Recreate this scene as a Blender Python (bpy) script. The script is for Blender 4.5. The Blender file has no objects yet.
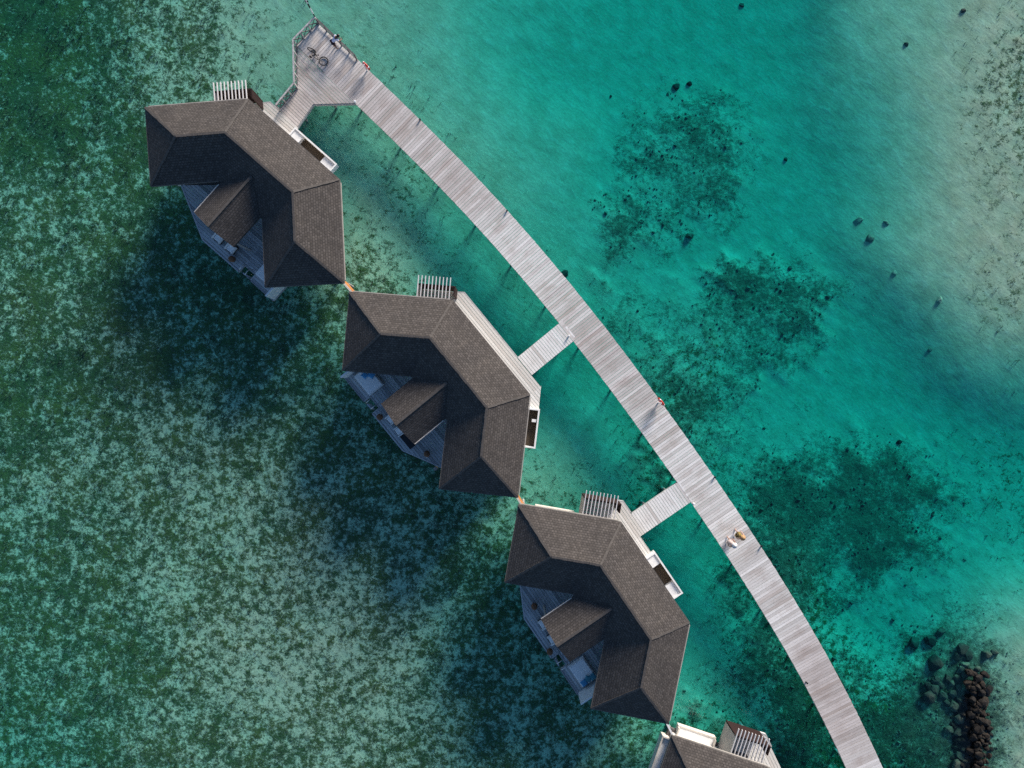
import bpy, bmesh, math, random
from math import radians as rad, sin, cos, pi, hypot, atan2, exp, sqrt
from mathutils import Vector, Matrix, noise as mnoise
import numpy as np

rng = random.Random(7)
S = bpy.context.scene
C = S.collection
DECK = 1.5            # deck level above the water (water surface is z = 0)
CAMZ = 51.5           # drone height
FPX = 700.0

def at(px, py, z=DECK):
    """ground plan: survey point of the photo on the level z"""
    k = (CAMZ - z) / FPX
    return ((px - 512) * k, (384 - py) * k)

# ------------------------------------------------------------------ helpers
def tag(o, label=None, cat=None, group=None, kind=None):
    if label: o['label'] = label
    if cat: o['category'] = cat
    if group: o['group'] = group
    if kind: o['kind'] = kind
    return o

def empty(name, loc=(0, 0, 0), rz=0.0):
    o = bpy.data.objects.new(name, None)
    C.objects.link(o)
    o.location = loc
    o.rotation_euler = (0, 0, rz)
    o.empty_display_size = .3
    return o

def copy_tree(o, parent=None):
    c = o.copy(); C.objects.link(c); c.parent = parent
    for ch in o.children: copy_tree(ch, c)
    return c

class MB:
    def __init__(self): self.v = []; self.f = []; self.a = []
    def add(self, vs, fs, at=None):
        b = len(self.v)
        self.v += [tuple(p) for p in vs]
        self.f += [tuple(b + i for i in f) for f in fs]
        self.a += list(at) if at else [(0., 0., 0.)] * len(vs)
        return self
    def box(self, c, s, rz=0.0, M=None):
        x, y, z = s[0] / 2, s[1] / 2, s[2] / 2
        vs = [(-x, -y, -z), (x, -y, -z), (x, y, -z), (-x, y, -z), (-x, -y, z), (x, -y, z), (x, y, z), (-x, y, z)]
        T = M if M is not None else Matrix.Translation(c) @ Matrix.Rotation(rz, 4, 'Z')
        vs = [T @ Vector(p) for p in vs]
        return self.add(vs, [(0, 3, 2, 1), (4, 5, 6, 7), (0, 1, 5, 4), (1, 2, 6, 5), (2, 3, 7, 6), (3, 0, 4, 7)])
    def prism(self, poly, z0, z1, at=None):
        n = len(poly)
        if area(poly) < 0: poly = poly[::-1]; at = at[::-1] if at else None
        vs = [(p[0], p[1], z0) for p in poly] + [(p[0], p[1], z1) for p in poly]
        fs = [tuple(range(n - 1, -1, -1)), tuple(range(n, 2 * n))]
        fs += [(i, (i + 1) % n, n + (i + 1) % n, n + i) for i in range(n)]
        return self.add(vs, fs, (at + at) if at else None)
    def beam(self, p, q, w, h, up=(0, 0, 1)):
        p, q = Vector(p), Vector(q); d = q - p; L = d.length; d = d / L
        u = Vector(up)
        s = d.cross(u)
        if s.length < 1e-4: s = Vector((1, 0, 0))
        s.normalize(); u = s.cross(d)
        M = Matrix((( d.x, s.x, u.x, (p.x + q.x) / 2), (d.y, s.y, u.y, (p.y + q.y) / 2), (d.z, s.z, u.z, (p.z + q.z) / 2), (0, 0, 0, 1)))
        return self.box(None, (L, w, h), M=M)
    def tube(self, pts, r, n=8, closed=False):
        pts = [Vector(p) for p in pts]; m = len(pts)
        rr = r if isinstance(r, (list, tuple)) else [r] * m
        vs = []
        up = None
        for i, p in enumerate(pts):
            if closed: d = pts[(i + 1) % m] - pts[i - 1]
            else: d = pts[min(i + 1, m - 1)] - pts[max(i - 1, 0)]
            d.normalize()
            if up is None: up = Vector((0, 0, 1)) if abs(d.z) < .9 else Vector((1, 0, 0))
            s = d.cross(up).normalized(); up = s.cross(d).normalized()
            for k in range(n):
                a = 2 * pi * k / n
                vs.append(p + (s * cos(a) + up * sin(a)) * rr[i])
        fs = []
        for i in range(m if closed else m - 1):
            for k in range(n):
                j = (i + 1) % m
                fs.append((i * n + k, i * n + (k + 1) % n, j * n + (k + 1) % n, j * n + k))
        if not closed:
            fs.append(tuple(range(n - 1, -1, -1))); fs.append(tuple((m - 1) * n + k for k in range(n)))
        return self.add(vs, fs)
    def lathe(self, prof, c=(0, 0, 0), n=16, sx=1, sy=1):
        vs = []; fs = []
        for (r, z) in prof:
            for k in range(n):
                a = 2 * pi * k / n
                vs.append((c[0] + r * cos(a) * sx, c[1] + r * sin(a) * sy, c[2] + z))
        m = len(prof)
        for i in range(m - 1):
            for k in range(n):
                fs.append((i * n + k, i * n + (k + 1) % n, (i + 1) * n + (k + 1) % n, (i + 1) * n + k))
        fs.append(tuple(range(n - 1, -1, -1))); fs.append(tuple((m - 1) * n + k for k in range(n)))
        return self.add(vs, fs)
    def build(self, name, mat, parent=None, smooth=False, bevel=0.0, wear=False):
        me = bpy.data.meshes.new(name)
        me.from_pydata(self.v, [], self.f)
        if wear:
            at_ = me.attributes.new('wear', 'FLOAT_VECTOR', 'POINT')
            at_.data.foreach_set('vector', np.array(self.a, dtype=np.float32).ravel())
        me.materials.append(mat)
        bm = bmesh.new(); bm.from_mesh(me)
        bmesh.ops.recalc_face_normals(bm, faces=bm.faces)
        if bevel:
            bmesh.ops.bevel(bm, geom=list(bm.edges), offset=bevel, segments=2, affect='EDGES', clamp_overlap=True)
        bm.to_mesh(me); bm.free()
        if smooth:
            me.polygons.foreach_set('use_smooth', [True] * len(me.polygons))
        o = bpy.data.objects.new(name, me); C.objects.link(o)
        if parent: o.parent = parent
        return o

def area(P):
    return sum(P[i][0] * P[(i + 1) % len(P)][1] - P[(i + 1) % len(P)][0] * P[i][1] for i in range(len(P))) / 2

def inset(P, d):
    """mitred inset of a counter-clockwise polygon"""
    if area(P) < 0: P = P[::-1]
    n = len(P); out = []
    for i in range(n):
        a, b, c = Vector(P[i - 1][:2]), Vector(P[i][:2]), Vector(P[(i + 1) % n][:2])
        e1, e2 = (b - a).normalized(), (c - b).normalized()
        n1, n2 = Vector((-e1.y, e1.x)), Vector((-e2.y, e2.x))
        m = (n1 + n2) / (1 + n1.dot(n2))
        q = b + m * d
        out.append((q.x, q.y))
    return out

def clip(poly, nx, ny, c):
    """keep the part of a polygon where nx*x + ny*y <= c"""
    out = []
    for i in range(len(poly)):
        p, q = poly[i - 1], poly[i]
        a, b = nx * p[0] + ny * p[1] - c, nx * q[0] + ny * q[1] - c
        if (a <= 0) != (b <= 0):
            t = a / (a - b); out.append((p[0] + (q[0] - p[0]) * t, p[1] + (q[1] - p[1]) * t))
        if b <= 0: out.append(q)
    return out

def planks(mb, poly, ang, w=.20, gap=.022, z0=-.045, z1=0.0):
    """boards running along direction ang, cut to a convex polygon"""
    d = (cos(ang), sin(ang)); n = (-sin(ang), cos(ang))
    vals = [p[0] * n[0] + p[1] * n[1] for p in poly]
    t = math.floor(min(vals) / w) * w
    while t < max(vals):
        q = clip(clip(poly, n[0], n[1], t + w - gap), -n[0], -n[1], -t)
        if len(q) >= 3:
            cl = [q[0]]
            for p in q[1:]:
                if hypot(p[0] - cl[-1][0], p[1] - cl[-1][1]) > .004: cl.append(p)
            if len(cl) >= 3 and hypot(cl[0][0] - cl[-1][0], cl[0][1] - cl[-1][1]) <= .004: cl.pop()
            if len(cl) >= 3 and abs(area(cl)) > 1e-4:
                jz = rng.uniform(-.003, .003)
                mb.prism(cl, z0, z1 + jz, [(p[0], p[1], .5) for p in cl])
        t += w

# ------------------------------------------------------------------ materials
def newmat(name):
    m = bpy.data.materials.new(name); m.use_nodes = True
    nt = m.node_tree; nt.nodes.clear()
    return m, nt.nodes, nt.links

def N(nodes, t, **kw):
    n = nodes.new(t)
    for k, v in kw.items():
        if k.startswith('i_'):
            n.inputs[k[2:].replace('_', ' ')].default_value = v
        else: setattr(n, k, v)
    return n

def rgb(c): return (c[0], c[1], c[2], 1)

def mix(nodes, links, fac, a, b, mode='MIX'):
    n = nodes.new('ShaderNodeMix'); n.data_type = 'RGBA'; n.blend_type = mode
    for i, v in ((0, fac), (6, a), (7, b)):
        if isinstance(v, (tuple, list)): n.inputs[i].default_value = rgb(v)
        elif isinstance(v, (int, float)): n.inputs[i].default_value = v
        else: links.new(v, n.inputs[i])
    return n.outputs[2]

def math_(nodes, links, op, a, b=None, c=None, clamp=False):
    n = nodes.new('ShaderNodeMath'); n.operation = op; n.use_clamp = clamp
    for i, v in enumerate((a, b, c)):
        if v is None: continue
        if isinstance(v, (int, float)): n.inputs[i].default_value = v
        else: links.new(v, n.inputs[i])
    return n.outputs[0]

def smooth(nodes, links, x, lo, hi):
    n = nodes.new('ShaderNodeMapRange'); n.interpolation_type = 'SMOOTHSTEP'
    links.new(x, n.inputs[0]); n.inputs[1].default_value = lo; n.inputs[2].default_value = hi
    return n.outputs[0]

def noise(nodes, links, vec, scale, detail=4, rough=.55, dist=0.0):
    n = nodes.new('ShaderNodeTexNoise'); n.inputs['Scale'].default_value = scale
    n.inputs['Detail'].default_value = detail; n.inputs['Roughness'].default_value = rough
    n.inputs['Distortion'].default_value = dist
    if vec is not None: links.new(vec, n.inputs['Vector'])
    return n.outputs[0]

def finish(nodes, links, color, rough=.7, bump=None, bstr=.3, bdist=.02, metallic=0.0, spec=.4):
    b = nodes.new('ShaderNodeBsdfPrincipled'); o = nodes.new('ShaderNodeOutputMaterial')
    if isinstance(color, (tuple, list)): b.inputs['Base Color'].default_value = rgb(color)
    else: links.new(color, b.inputs['Base Color'])
    if isinstance(rough, (int, float)): b.inputs['Roughness'].default_value = rough
    else: links.new(rough, b.inputs['Roughness'])
    b.inputs['Metallic'].default_value = metallic
    b.inputs['Specular IOR Level'].default_value = spec
    if bump is not None:
        bp = nodes.new('ShaderNodeBump'); bp.inputs['Strength'].default_value = bstr; bp.inputs['Distance'].default_value = bdist
        links.new(bump, bp.inputs['Height']); links.new(bp.outputs[0], b.inputs['Normal'])
    links.new(b.outputs[0], o.inputs[0])
    return b

def simple(name, col, rough=.6, var=.12, scale=6.0, metallic=0.0, spec=.4, bstr=.15):
    m, n, l = newmat(name)
    tc = n.new('ShaderNodeTexCoord')
    f = noise(n, l, tc.outputs['Object'], scale, 5, .6)
    f2 = noise(n, l, tc.outputs['Object'], scale * 6, 3, .6)
    s = math_(n, l, 'ADD', math_(n, l, 'MULTIPLY', f, .7), math_(n, l, 'MULTIPLY', f2, .3))
    dark = tuple(c * (1 - 1.6 * var) for c in col); lite = tuple(min(1, c * (1 + 1.2 * var)) for c in col)
    c = mix(n, l, smooth(n, l, s, .3, .7), dark, lite)
    finish(n, l, c, rough, f2, bstr, .01, metallic, spec)
    return m

def wood(name, lo, hi, stain, stain_amt=.6, worn=True, rough=.75, damp=False):
    """weathered boards: every board its own shade, blotchy foot wear along the middle"""
    m, n, l = newmat(name)
    geo = n.new('ShaderNodeNewGeometry'); tc = n.new('ShaderNodeTexCoord')
    rnd = geo.outputs['Random Per Island']
    wn = n.new('ShaderNodeTexWhiteNoise'); wn.noise_dimensions = '1D'
    l.new(rnd, wn.inputs['W'])
    board = wn.outputs[0]
    c = mix(n, l, board, lo, hi)
    fine = noise(n, l, tc.outputs['Object'], 9, 6, .7)
    c = mix(n, l, smooth(n, l, fine, .25, .75), mix(n, l, 1.0, c, (.80, .79, .78), 'MULTIPLY'), c)
    big = noise(n, l, tc.outputs['Object'], .33, 4, .55)
    med = noise(n, l, tc.outputs['Object'], 1.1, 4, .6)
    k = math_(n, l, 'ADD', math_(n, l, 'MULTIPLY', big, .55), math_(n, l, 'MULTIPLY', med, .45))
    if worn:
        at_ = N(n, 'ShaderNodeAttribute', attribute_name='wear')
        sep = n.new('ShaderNodeSeparateXYZ'); l.new(at_.outputs['Vector'], sep.inputs[0])
        cmb = n.new('ShaderNodeCombineXYZ')
        l.new(math_(n, l, 'MULTIPLY', sep.outputs[0], .55), cmb.inputs[0])
        l.new(math_(n, l, 'ADD', math_(n, l, 'MULTIPLY', sep.outputs[1], 1.25), math_(n, l, 'MULTIPLY', rnd, .8)), cmb.inputs[1])
        k2 = noise(n, l, cmb.outputs[0], 1.0, 4, .6)
        mid = math_(n, l, 'SUBTRACT', 1.0, math_(n, l, 'MULTIPLY', math_(n, l, 'POWER', math_(n, l, 'ABSOLUTE', sep.outputs[0]), 1.6), .9))
        w = math_(n, l, 'MULTIPLY', smooth(n, l, k2, .42, .68), math_(n, l, 'MULTIPLY', mid, stain_amt))
        c = mix(n, l, w, c, stain)
    else:
        c = mix(n, l, math_(n, l, 'MULTIPLY', smooth(n, l, k, .45, .65), stain_amt), c, stain)
    if damp:   # browner, damper boards towards both ends of the walk
        b2 = noise(n, l, tc.outputs['Object'], .055, 2, .5)
        c = mix(n, l, smooth(n, l, b2, .42, .66), c, mix(n, l, 1.0, c, (.76, .71, .70), 'MULTIPLY'))
    # a few boards replaced or soaked
    c = mix(n, l, math_(n, l, 'MULTIPLY', math_(n, l, 'GREATER_THAN', rnd, .93), .55), c, stain)
    finish(n, l, c, rough, fine, .25, .006, 0, .3)
    return m

def shingle(name, tone=1.0):
    m, n, l = newmat(name)
    tc = n.new('ShaderNodeTexCoord')
    br = n.new('ShaderNodeTexBrick')
    l.new(tc.outputs['UV'], br.inputs['Vector'])
    br.inputs['Scale'].default_value = 1.0
    br.inputs['Brick Width'].default_value = .21; br.inputs['Row Height'].default_value = .165
    br.inputs['Mortar Size'].default_value = .026; br.inputs['Mortar Smooth'].default_value = .5
    br.inputs['Bias'].default_value = -.1
    a = [x * tone for x in (.078, .067, .059)]; b = [x * tone for x in (.125, .108, .096)]
    br.inputs['Color1'].default_value = rgb(a); br.inputs['Color2'].default_value = rgb(b)
    br.inputs['Mortar'].default_value = rgb([x * tone for x in (.055, .049, .044)])
    big = noise(n, l, tc.outputs['UV'], .5, 4, .6)
    fine = noise(n, l, tc.outputs['UV'], 5.5, 4, .7)
    c = mix(n, l, smooth(n, l, big, .3, .75), mix(n, l, 1.0, br.outputs[0], (.78, .79, .82), 'MULTIPLY'), br.outputs[0])
    ms = n.new('ShaderNodeMapping'); ms.inputs['Scale'].default_value = (2.2, .35, 1); l.new(tc.outputs['UV'], ms.inputs[0])
    sk_ = noise(n, l, ms.outputs[0], 1.0, 5, .65)
    c = mix(n, l, math_(n, l, 'MULTIPLY', smooth(n, l, sk_, .52, .72), .45), c, mix(n, l, 1.0, c, (1.45, 1.42, 1.36), 'MULTIPLY'))
    c = mix(n, l, smooth(n, l, fine, .3, .7), mix(n, l, 1.0, c, (.72, .72, .72), 'MULTIPLY'), c)
    c = mix(n, l, math_(n, l, 'MULTIPLY', smooth(n, l, noise(n, l, tc.outputs['UV'], 9.0, 2, .5), .66, .74), .35), c, (.30, .27, .24))
    h = math_(n, l, 'ADD', math_(n, l, 'MULTIPLY', br.outputs[1], -.6), math_(n, l, 'MULTIPLY', fine, .6))
    finish(n, l, c, .9, h, .5, .02, 0, .15)
    return m

M_walk = wood('weathered_boardwalk_wood', (.60, .57, .53), (.87, .835, .79), (.40, .33, .285), .66, damp=True)
M_link = wood('pale_bridge_wood', (.72, .69, .65), (.88, .855, .82), (.44, .385, .345), .45)
M_front = wood('pale_deck_wood', (.62, .585, .535), (.84, .81, .76), (.55, .50, .45), .30, worn=False)
M_terr = wood('grey_terrace_wood', (.26, .27, .285), (.58, .59, .61), (.22, .22, .235), .5, worn=False)
M_edge = simple('edge_beam_wood', (.44, .43, .42), .8, .2, 3)
M_joist = simple('joist_wood', (.10, .09, .085), .9, .2, 3)
M_rail = simple('silvery_rail_wood', (.42, .40, .39), .75, .25, 5)
M_raildk = simple('dark_rail_wood', (.13, .12, .115), .8, .25, 5)
M_pile = simple('concrete_pile', (.30, .29, .27), .9, .25, 3)
M_shin = shingle('roof_shingles')
M_cap = simple('ridge_shingle', (.078, .068, .060), .9, .2, 7)
M_cream = simple('cream_fascia', (.60, .55, .48), .6, .12, 4)
M_eave = simple('brown_eave_board', (.13, .115, .10), .7, .15, 4)
M_gut = simple('taupe_gutter', (.40, .36, .31), .5, .1, 4)
M_white = simple('white_render', (.78, .77, .75), .7, .06, 3)
M_wall = simple('house_wall_render', (.55, .52, .48), .8, .1, 2)
M_maroon = wood('maroon_cladding', (.020, .007, .006), (.036, .013, .010), (.014, .005, .005), .4, worn=False)
M_greyclad = wood('grey_cladding', (.40, .37, .35), (.56, .53, .50), (.30, .27, .25), .4, worn=False)
M_orange = wood('orange_timber', (.32, .12, .035), (.48, .20, .06), (.22, .08, .025), .4, worn=False)
M_slat = simple('white_slat_paint', (.66, .625, .60), .5, .06, 3)
M_brownfl = wood('brown_floor_wood', (.075, .055, .036), (.14, .105, .07), (.04, .03, .022), .6, worn=False)
M_cushion = simple('light_cushion', (.84, .82, .80), .9, .08, 8)
M_bedwhite = simple('white_mattress', (.84, .83, .82), .85, .05, 5)
M_blue = simple('blue_cushion', (.06, .26, .48), .85, .15, 8)
M_teal = simple('teal_cushion', (.05, .22, .30), .85, .15, 8)
M_wicker = simple('dark_wicker', (.05, .043, .04), .7, .3, 30)
M_stool = simple('brown_wicker', (.17, .075, .035), .75, .3, 30)
M_black = simple('black_metal', (.012, .012, .014), .45, .2, 8)
M_steel = simple('brushed_steel', (.55, .55, .56), .35, .1, 6, metallic=.9)
M_glass = simple('tinted_glass', (.02, .03, .035), .08, .05, 2, spec=.8)
M_red = simple('red_plastic', (.48, .045, .03), .45, .1, 6)
M_skin = simple('tanned_skin', (.36, .19, .12), .6, .08, 12)
M_skin3 = simple('brown_skin', (.16, .085, .055), .6, .08, 12)
M_skin2 = simple('fair_skin', (.48, .28, .20), .6, .08, 12)
M_hair = simple('black_hair', (.012, .010, .010), .5, .3, 30)
M_shirt = simple('lavender_white_shirt', (.66, .66, .80), .85, .06, 10)
M_trous = simple('dark_maroon_shorts', (.05, .017, .022), .85, .2, 12)
M_dress = simple('pale_pink_dress', (.52, .40, .36), .85, .08, 10)
M_hat = simple('white_sun_hat', (.62, .60, .58), .85, .05, 14)
M_straw = simple('straw_hat', (.42, .24, .11), .9, .2, 30)
M_tyre = simple('tyre_rubber', (.014, .014, .014), .8, .2, 20)
M_eye = simple('eye_dark', (.02, .015, .012), .3, .1, 20)

def pattern_mat():
    m, n, l = newmat('black_yellow_print')
    tc = n.new('ShaderNodeTexCoord')
    f = noise(n, l, tc.outputs['Object'], 9, 2, .5)
    c = mix(n, l, smooth(n, l, f, .48, .53), (.02, .018, .012), (.40, .27, .07))
    finish(n, l, c, .85)
    return m
M_print = pattern_mat()

def rock_mat(name, lo, hi, spot):
    m, n, l = newmat(name)
    tc = n.new('ShaderNodeTexCoord'); oi = n.new('ShaderNodeObjectInfo')
    f = noise(n, l, tc.outputs['Object'], 2.4, 7, .65)
    g = noise(n, l, tc.outputs['Object'], 9, 4, .6)
    c = mix(n, l, smooth(n, l, f, .3, .7), lo, hi)
    c = mix(n, l, math_(n, l, 'MULTIPLY', smooth(n, l, g, .52, .7), .6), c, spot)
    c = mix(n, l, math_(n, l, 'MULTIPLY', oi.outputs['Random'], .9), c, mix(n, l, 1.0, c, (.16, .17, .18), 'MULTIPLY'))
    finish(n, l, c, .8, f, .6, .06, 0, .3)
    return m
M_rockpale = rock_mat('sandy_pale_rock', (.30, .285, .215), (.46, .43, .33), (.20, .20, .14))
M_rockdry = rock_mat('wet_brown_rock', (.004, .004, .003), (.032, .020, .010), (.007, .006, .004))
M_rocksunk = rock_mat('algae_pale_rock', (.05, .068, .048), (.13, .155, .105), (.03, .05, .03))
M_rockdark = rock_mat('algae_dark_rock', (.022, .036, .026), (.065, .09, .065), (.02, .034, .022))
M_core = rock_mat('black_wet_stone', (.012, .013, .010), (.045, .042, .028), (.02, .03, .016))
M_coral = rock_mat('coral_rubble', (.10, .115, .085), (.22, .23, .17), (.08, .095, .07))

# ------------------------------------------------------------------ sea bed
# survey of the bed: (px, py, depth, share of seagrass)
BED = [(20, 30, .62, .78), (100, 60, .60, .72), (60, 130, .55, .76), (180, 60, .42, .55), (170, 20, .42, .5), (235, 40, .32, .26), (225, 65, .34, .62), (265, 70, .36, .22),
 (180, 75, .38, .55), (130, 160, .5, .68), (60, 220, .46, .58), (120, 260, .46, .68), (40, 330, .40, .60), (120, 330, .40, .66), (20, 420, .48, .70), (60, 390, .5, .72),
 (60, 480, .40, .48), (100, 450, .44, .62), (150, 470, .38, .54), (20, 540, .5, .60), (90, 560, .45, .60), (40, 640, .5, .60), (60, 720, .55, .62), (120, 680, .48, .64), (20, 760, .62, .55),
 (180, 560, .38, .55), (230, 520, .36, .50), (240, 640, .30, .46), (180, 720, .38, .56), (250, 740, .36, .54), (300, 660, .28, .40), (340, 720, .32, .52), (330, 590, .32, .50), (280, 600, .32, .56),
 (400, 640, .32, .46), (420, 740, .36, .56), (400, 560, .42, .50), (300, 500, .32, .50), (270, 430, .36, .56), (240, 340, .55, .66), (200, 280, .6, .66), (260, 380, .5, .60), (330, 440, .5, .62),
 (320, 350, .5, .60), (420, 500, .5, .60), (480, 560, .55, .60), (470, 640, .6, .58), (500, 720, .55, .52), (560, 690, .62, .62), (560, 740, .5, .56), (620, 740, .45, .56), (480, 740, .5, .5),
 (290, 40, .40, .16), (290, 80, .40, .18), (370, 40, .46, .18), (350, 15, .44, .16), (430, 40, .60, .12), (410, 90, .50, .24), (440, 140, .52, .20), (470, 100, .72, .06), (500, 40, .85, .06), (560, 60, 1.05, .05), (540, 150, .85, .05),
 (500, 180, .60, .14), (560, 230, .85, .08), (640, 60, 1.2, .05), (700, 60, 1.3, .05), (640, 180, 1.15, .1), (720, 160, 1.15, .12), (780, 60, 1.25, .05), (800, 160, 1.2, .05), (780, 240, 1.2, .06),
 (850, 60, .62, .04), (850, 120, .88, .04), (900, 40, .44, .06), (890, 130, .50, .05), (940, 90, .27, .14), (990, 40, .21, .2), (1020, 90, .18, .56), (1010, 140, .20, .40), (960, 180, .22, .14), (1000, 230, .19, .2), (900, 200, .46, .04), (860, 200, .95, .04),
 (930, 250, .26, .12), (890, 260, .58, .05), (960, 300, .22, .2), (1005, 295, .16, .4), (1020, 330, .26, .15), (930, 320, .66, .05), (850, 300, 1.2, .05), (900, 350, 1.25, .08), (980, 360, .62, .1), (1020, 390, .75, .15), (860, 400, 1.3, .06),
 (960, 430, 1.35, .18), (1010, 470, 1.35, .3), (920, 470, 1.35, .10), (960, 540, 1.3, .15), (1015, 540, 1.15, .3), (890, 580, 1.35, .08), (960, 610, 1.05, .1), (1010, 600, .50, .10), (870, 650, 1.35, .15), (900, 620, 1.3, .06),
 (1000, 650, .22, .2), (1015, 700, .15, .18), (1010, 760, .13, .14), (985, 700, .30, .2), (950, 690, .75, .3), (920, 690, 1.05, .5), (900, 740, 1.15, .7), (940, 750, 1.0, .55), (870, 700, 1.25, .5), (840, 660, 1.3, .5),
 (610, 290, .95, .12), (640, 300, 1.05, .1), (680, 260, 1.15, .06), (640, 340, .95, .3), (690, 400, .95, .42), (680, 430, 1.05, .4), (720, 450, 1.15, .2), (790, 400, 1.2, .08), (740, 420, 1.2, .12), (820, 440, 1.25, .08), (760, 480, 1.25, .3),
 (315, 120, .55, .36), (340, 120, .42, .26), (325, 150, .62, .12), (370, 170, .50, .18), (400, 210, .46, .18), (360, 200, .50, .18), (430, 230, .85, .12), (470, 230, .62, .22), (500, 290, .70, .22), (460, 270, 1.0, .08), (490, 320, 1.0, .06), (530, 310, .66, .26), (525, 340, 1.0, .08),
 (370, 240, .32, .46), (400, 270, .30, .42), (365, 285, .34, .56), (420, 260, .55, .35), (390, 180, .55, .45),
 (570, 370, .95, .18), (600, 410, .95, .16), (560, 390, 1.1, .06), (590, 440, 1.05, .06), (550, 440, .6, .18), (580, 470, .6, .14), (560, 465, .5, .20), (540, 490, .46, .52), (570, 500, .5, .40), (600, 480, .9, .1), (640, 450, 1.05, .35), (650, 480, 1.05, .5), (630, 480, 1.05, .2),
 (680, 540, 1.1, .14), (700, 580, 1.15, .08), (740, 600, 1.1, .45), (720, 640, 1.15, .15), (770, 660, 1.25, .66), (800, 700, 1.35, .78), (760, 720, 1.3, .35), (700, 660, .82, .14), (695, 690, .75, .16), (730, 690, .95, .12), (690, 720, .7, .48), (720, 735, .75, .45), (710, 620, 1.1, .1), (800, 760, 1.35, .7), (840, 720, 1.35, .5), (780, 620, 1.25, .45), (770, 690, 1.25, .3)]
BED = np.array(BED)
# coral heads and rubble patches: (px, py, rx, ry, rotation deg, strength)
COR = [(690, 150, 54, 56, 0, .64), (712, 165, 30, 50, 0, .66), (628, 225, 26, 32, 0, .72), (650, 205, 42, 44, 0, .54), (700, 110, 34, 24, 0, .5),
 (742, 278, 40, 18, -12, .95), (775, 300, 56, 38, 0, .78), (808, 312, 22, 36, 14, .85), (740, 320, 62, 42, 0, .52), (775, 355, 46, 20, 0, .5), (742, 387, 20, 12, -20, .62), (690, 300, 30, 26, 0, .34),
 (800, 520, 64, 64, 0, 1.05), (880, 490, 66, 42, 0, 1.05), (862, 535, 68, 46, 0, 1.0), (782, 478, 36, 26, 0, .74), (920, 500, 24, 22, 0, .62), (790, 585, 36, 30, 0, .80), (845, 590, 44, 26, 0, .45), (800, 560, 40, 40, 0, .85),
 (650, 350, 14, 26, 30, .40), (690, 410, 24, 44, 38, .62), (715, 440, 20, 40, 40, .5), (660, 380, 20, 30, 35, .5), (600, 285, 14, 12, 0, .36), (630, 320, 26, 26, 0, .32), (720, 400, 40, 30, 0, .34),
 (665, 478, 12, 16, 30, .70), (650, 450, 12, 26, 35, .6), (740, 590, 16, 44, 32, .62), (775, 650, 34, 62, 28, .85), (808, 715, 46, 66, 25, 1.0), (870, 735, 40, 44, 0, .8), (850, 690, 30, 40, 25, .6), (730, 735, 20, 12, 20, .8), (692, 706, 8, 8, 0, .8), (690, 735, 26, 14, 0, .55),
 (915, 730, 34, 44, 0, .95), (925, 672, 22, 22, 0, .65), (945, 700, 32, 38, 0, .7), (880, 740, 26, 34, 0, .75), (865, 690, 26, 40, 0, .40), (978, 720, 28, 70, 0, .8), (970, 650, 26, 18, 0, .4), (840, 650, 20, 26, 0, .35),
 (955, 700, 50, 66, 0, 1.05), (935, 745, 46, 46, 0, 1.05), (944, 560, 10, 16, 0, .45), (1018, 75, 14, 60, 0, .3), (312, 118, 12, 12, 0, .25)]

def bed_fields(X, Y, z=-.7):
    k = FPX / (CAMZ - z)
    px, py = X * k + 512, 384 - Y * k
    num = np.zeros_like(px); ng = np.zeros_like(px); den = np.full_like(px, 1e-9)
    for (a, b, d, g) in BED:
        r2 = (px - a) ** 2 + (py - b) ** 2
        w = np.exp(-r2 / (2 * 34. ** 2)) + 2e-4 / (1 + r2 / 3e4) ** 2
        num += w * d; ng += w * g; den += w
    co = np.zeros_like(px)
    wx = px + 5 * np.sin(py / 8.3 + 1.3) + 4 * np.sin((px + py) / 5.7) + 3 * np.sin((px - 1.7 * py) / 3.9)
    wy = py + 5 * np.sin(px / 7.1 + .4) + 4 * np.sin((px - py) / 6.3 + 2) + 3 * np.sin((1.6 * px + py) / 4.3)
    for (a, b, rx, ry, ro, s) in COR:
        t = rad(ro); dx, dy = wx - a, wy - b
        u, v = (dx * cos(t) + dy * sin(t)) / rx, (-dx * sin(t) + dy * cos(t)) / ry
        q = u * u + v * v
        co = np.maximum(co, min(1.05, s + .06) * np.exp(-np.maximum(q - .3, 0) * .85))
    dep, gr = num / den, ng / den
    left = 1 / (1 + np.exp((gr - .36) / .05))
    t_ = np.clip((dep - .25) / .85, 0, 1); t_ = t_ * t_ * (3 - 2 * t_)
    dep = dep * (.72 + .28 * left) * (.72 + .44 * t_) - .30 * co * t_
    far = np.maximum(0, np.hypot(np.maximum(np.abs(X) - 42, 0), np.maximum(np.abs(Y) - 34, 0)))
    dep = dep + far * .02 * np.exp(-far / 60) + 1.5 * (1 - np.exp(-far / 120))
    return dep, gr, co

def axis(half, fine, out):
    a = list(np.arange(-half, half + fine / 2, fine))
    s = fine; x = half
    ext = []
    while x < out:
        s *= 1.35; x += s; ext.append(x)
    return np.array([-e for e in ext[::-1]] + a + ext)

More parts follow.
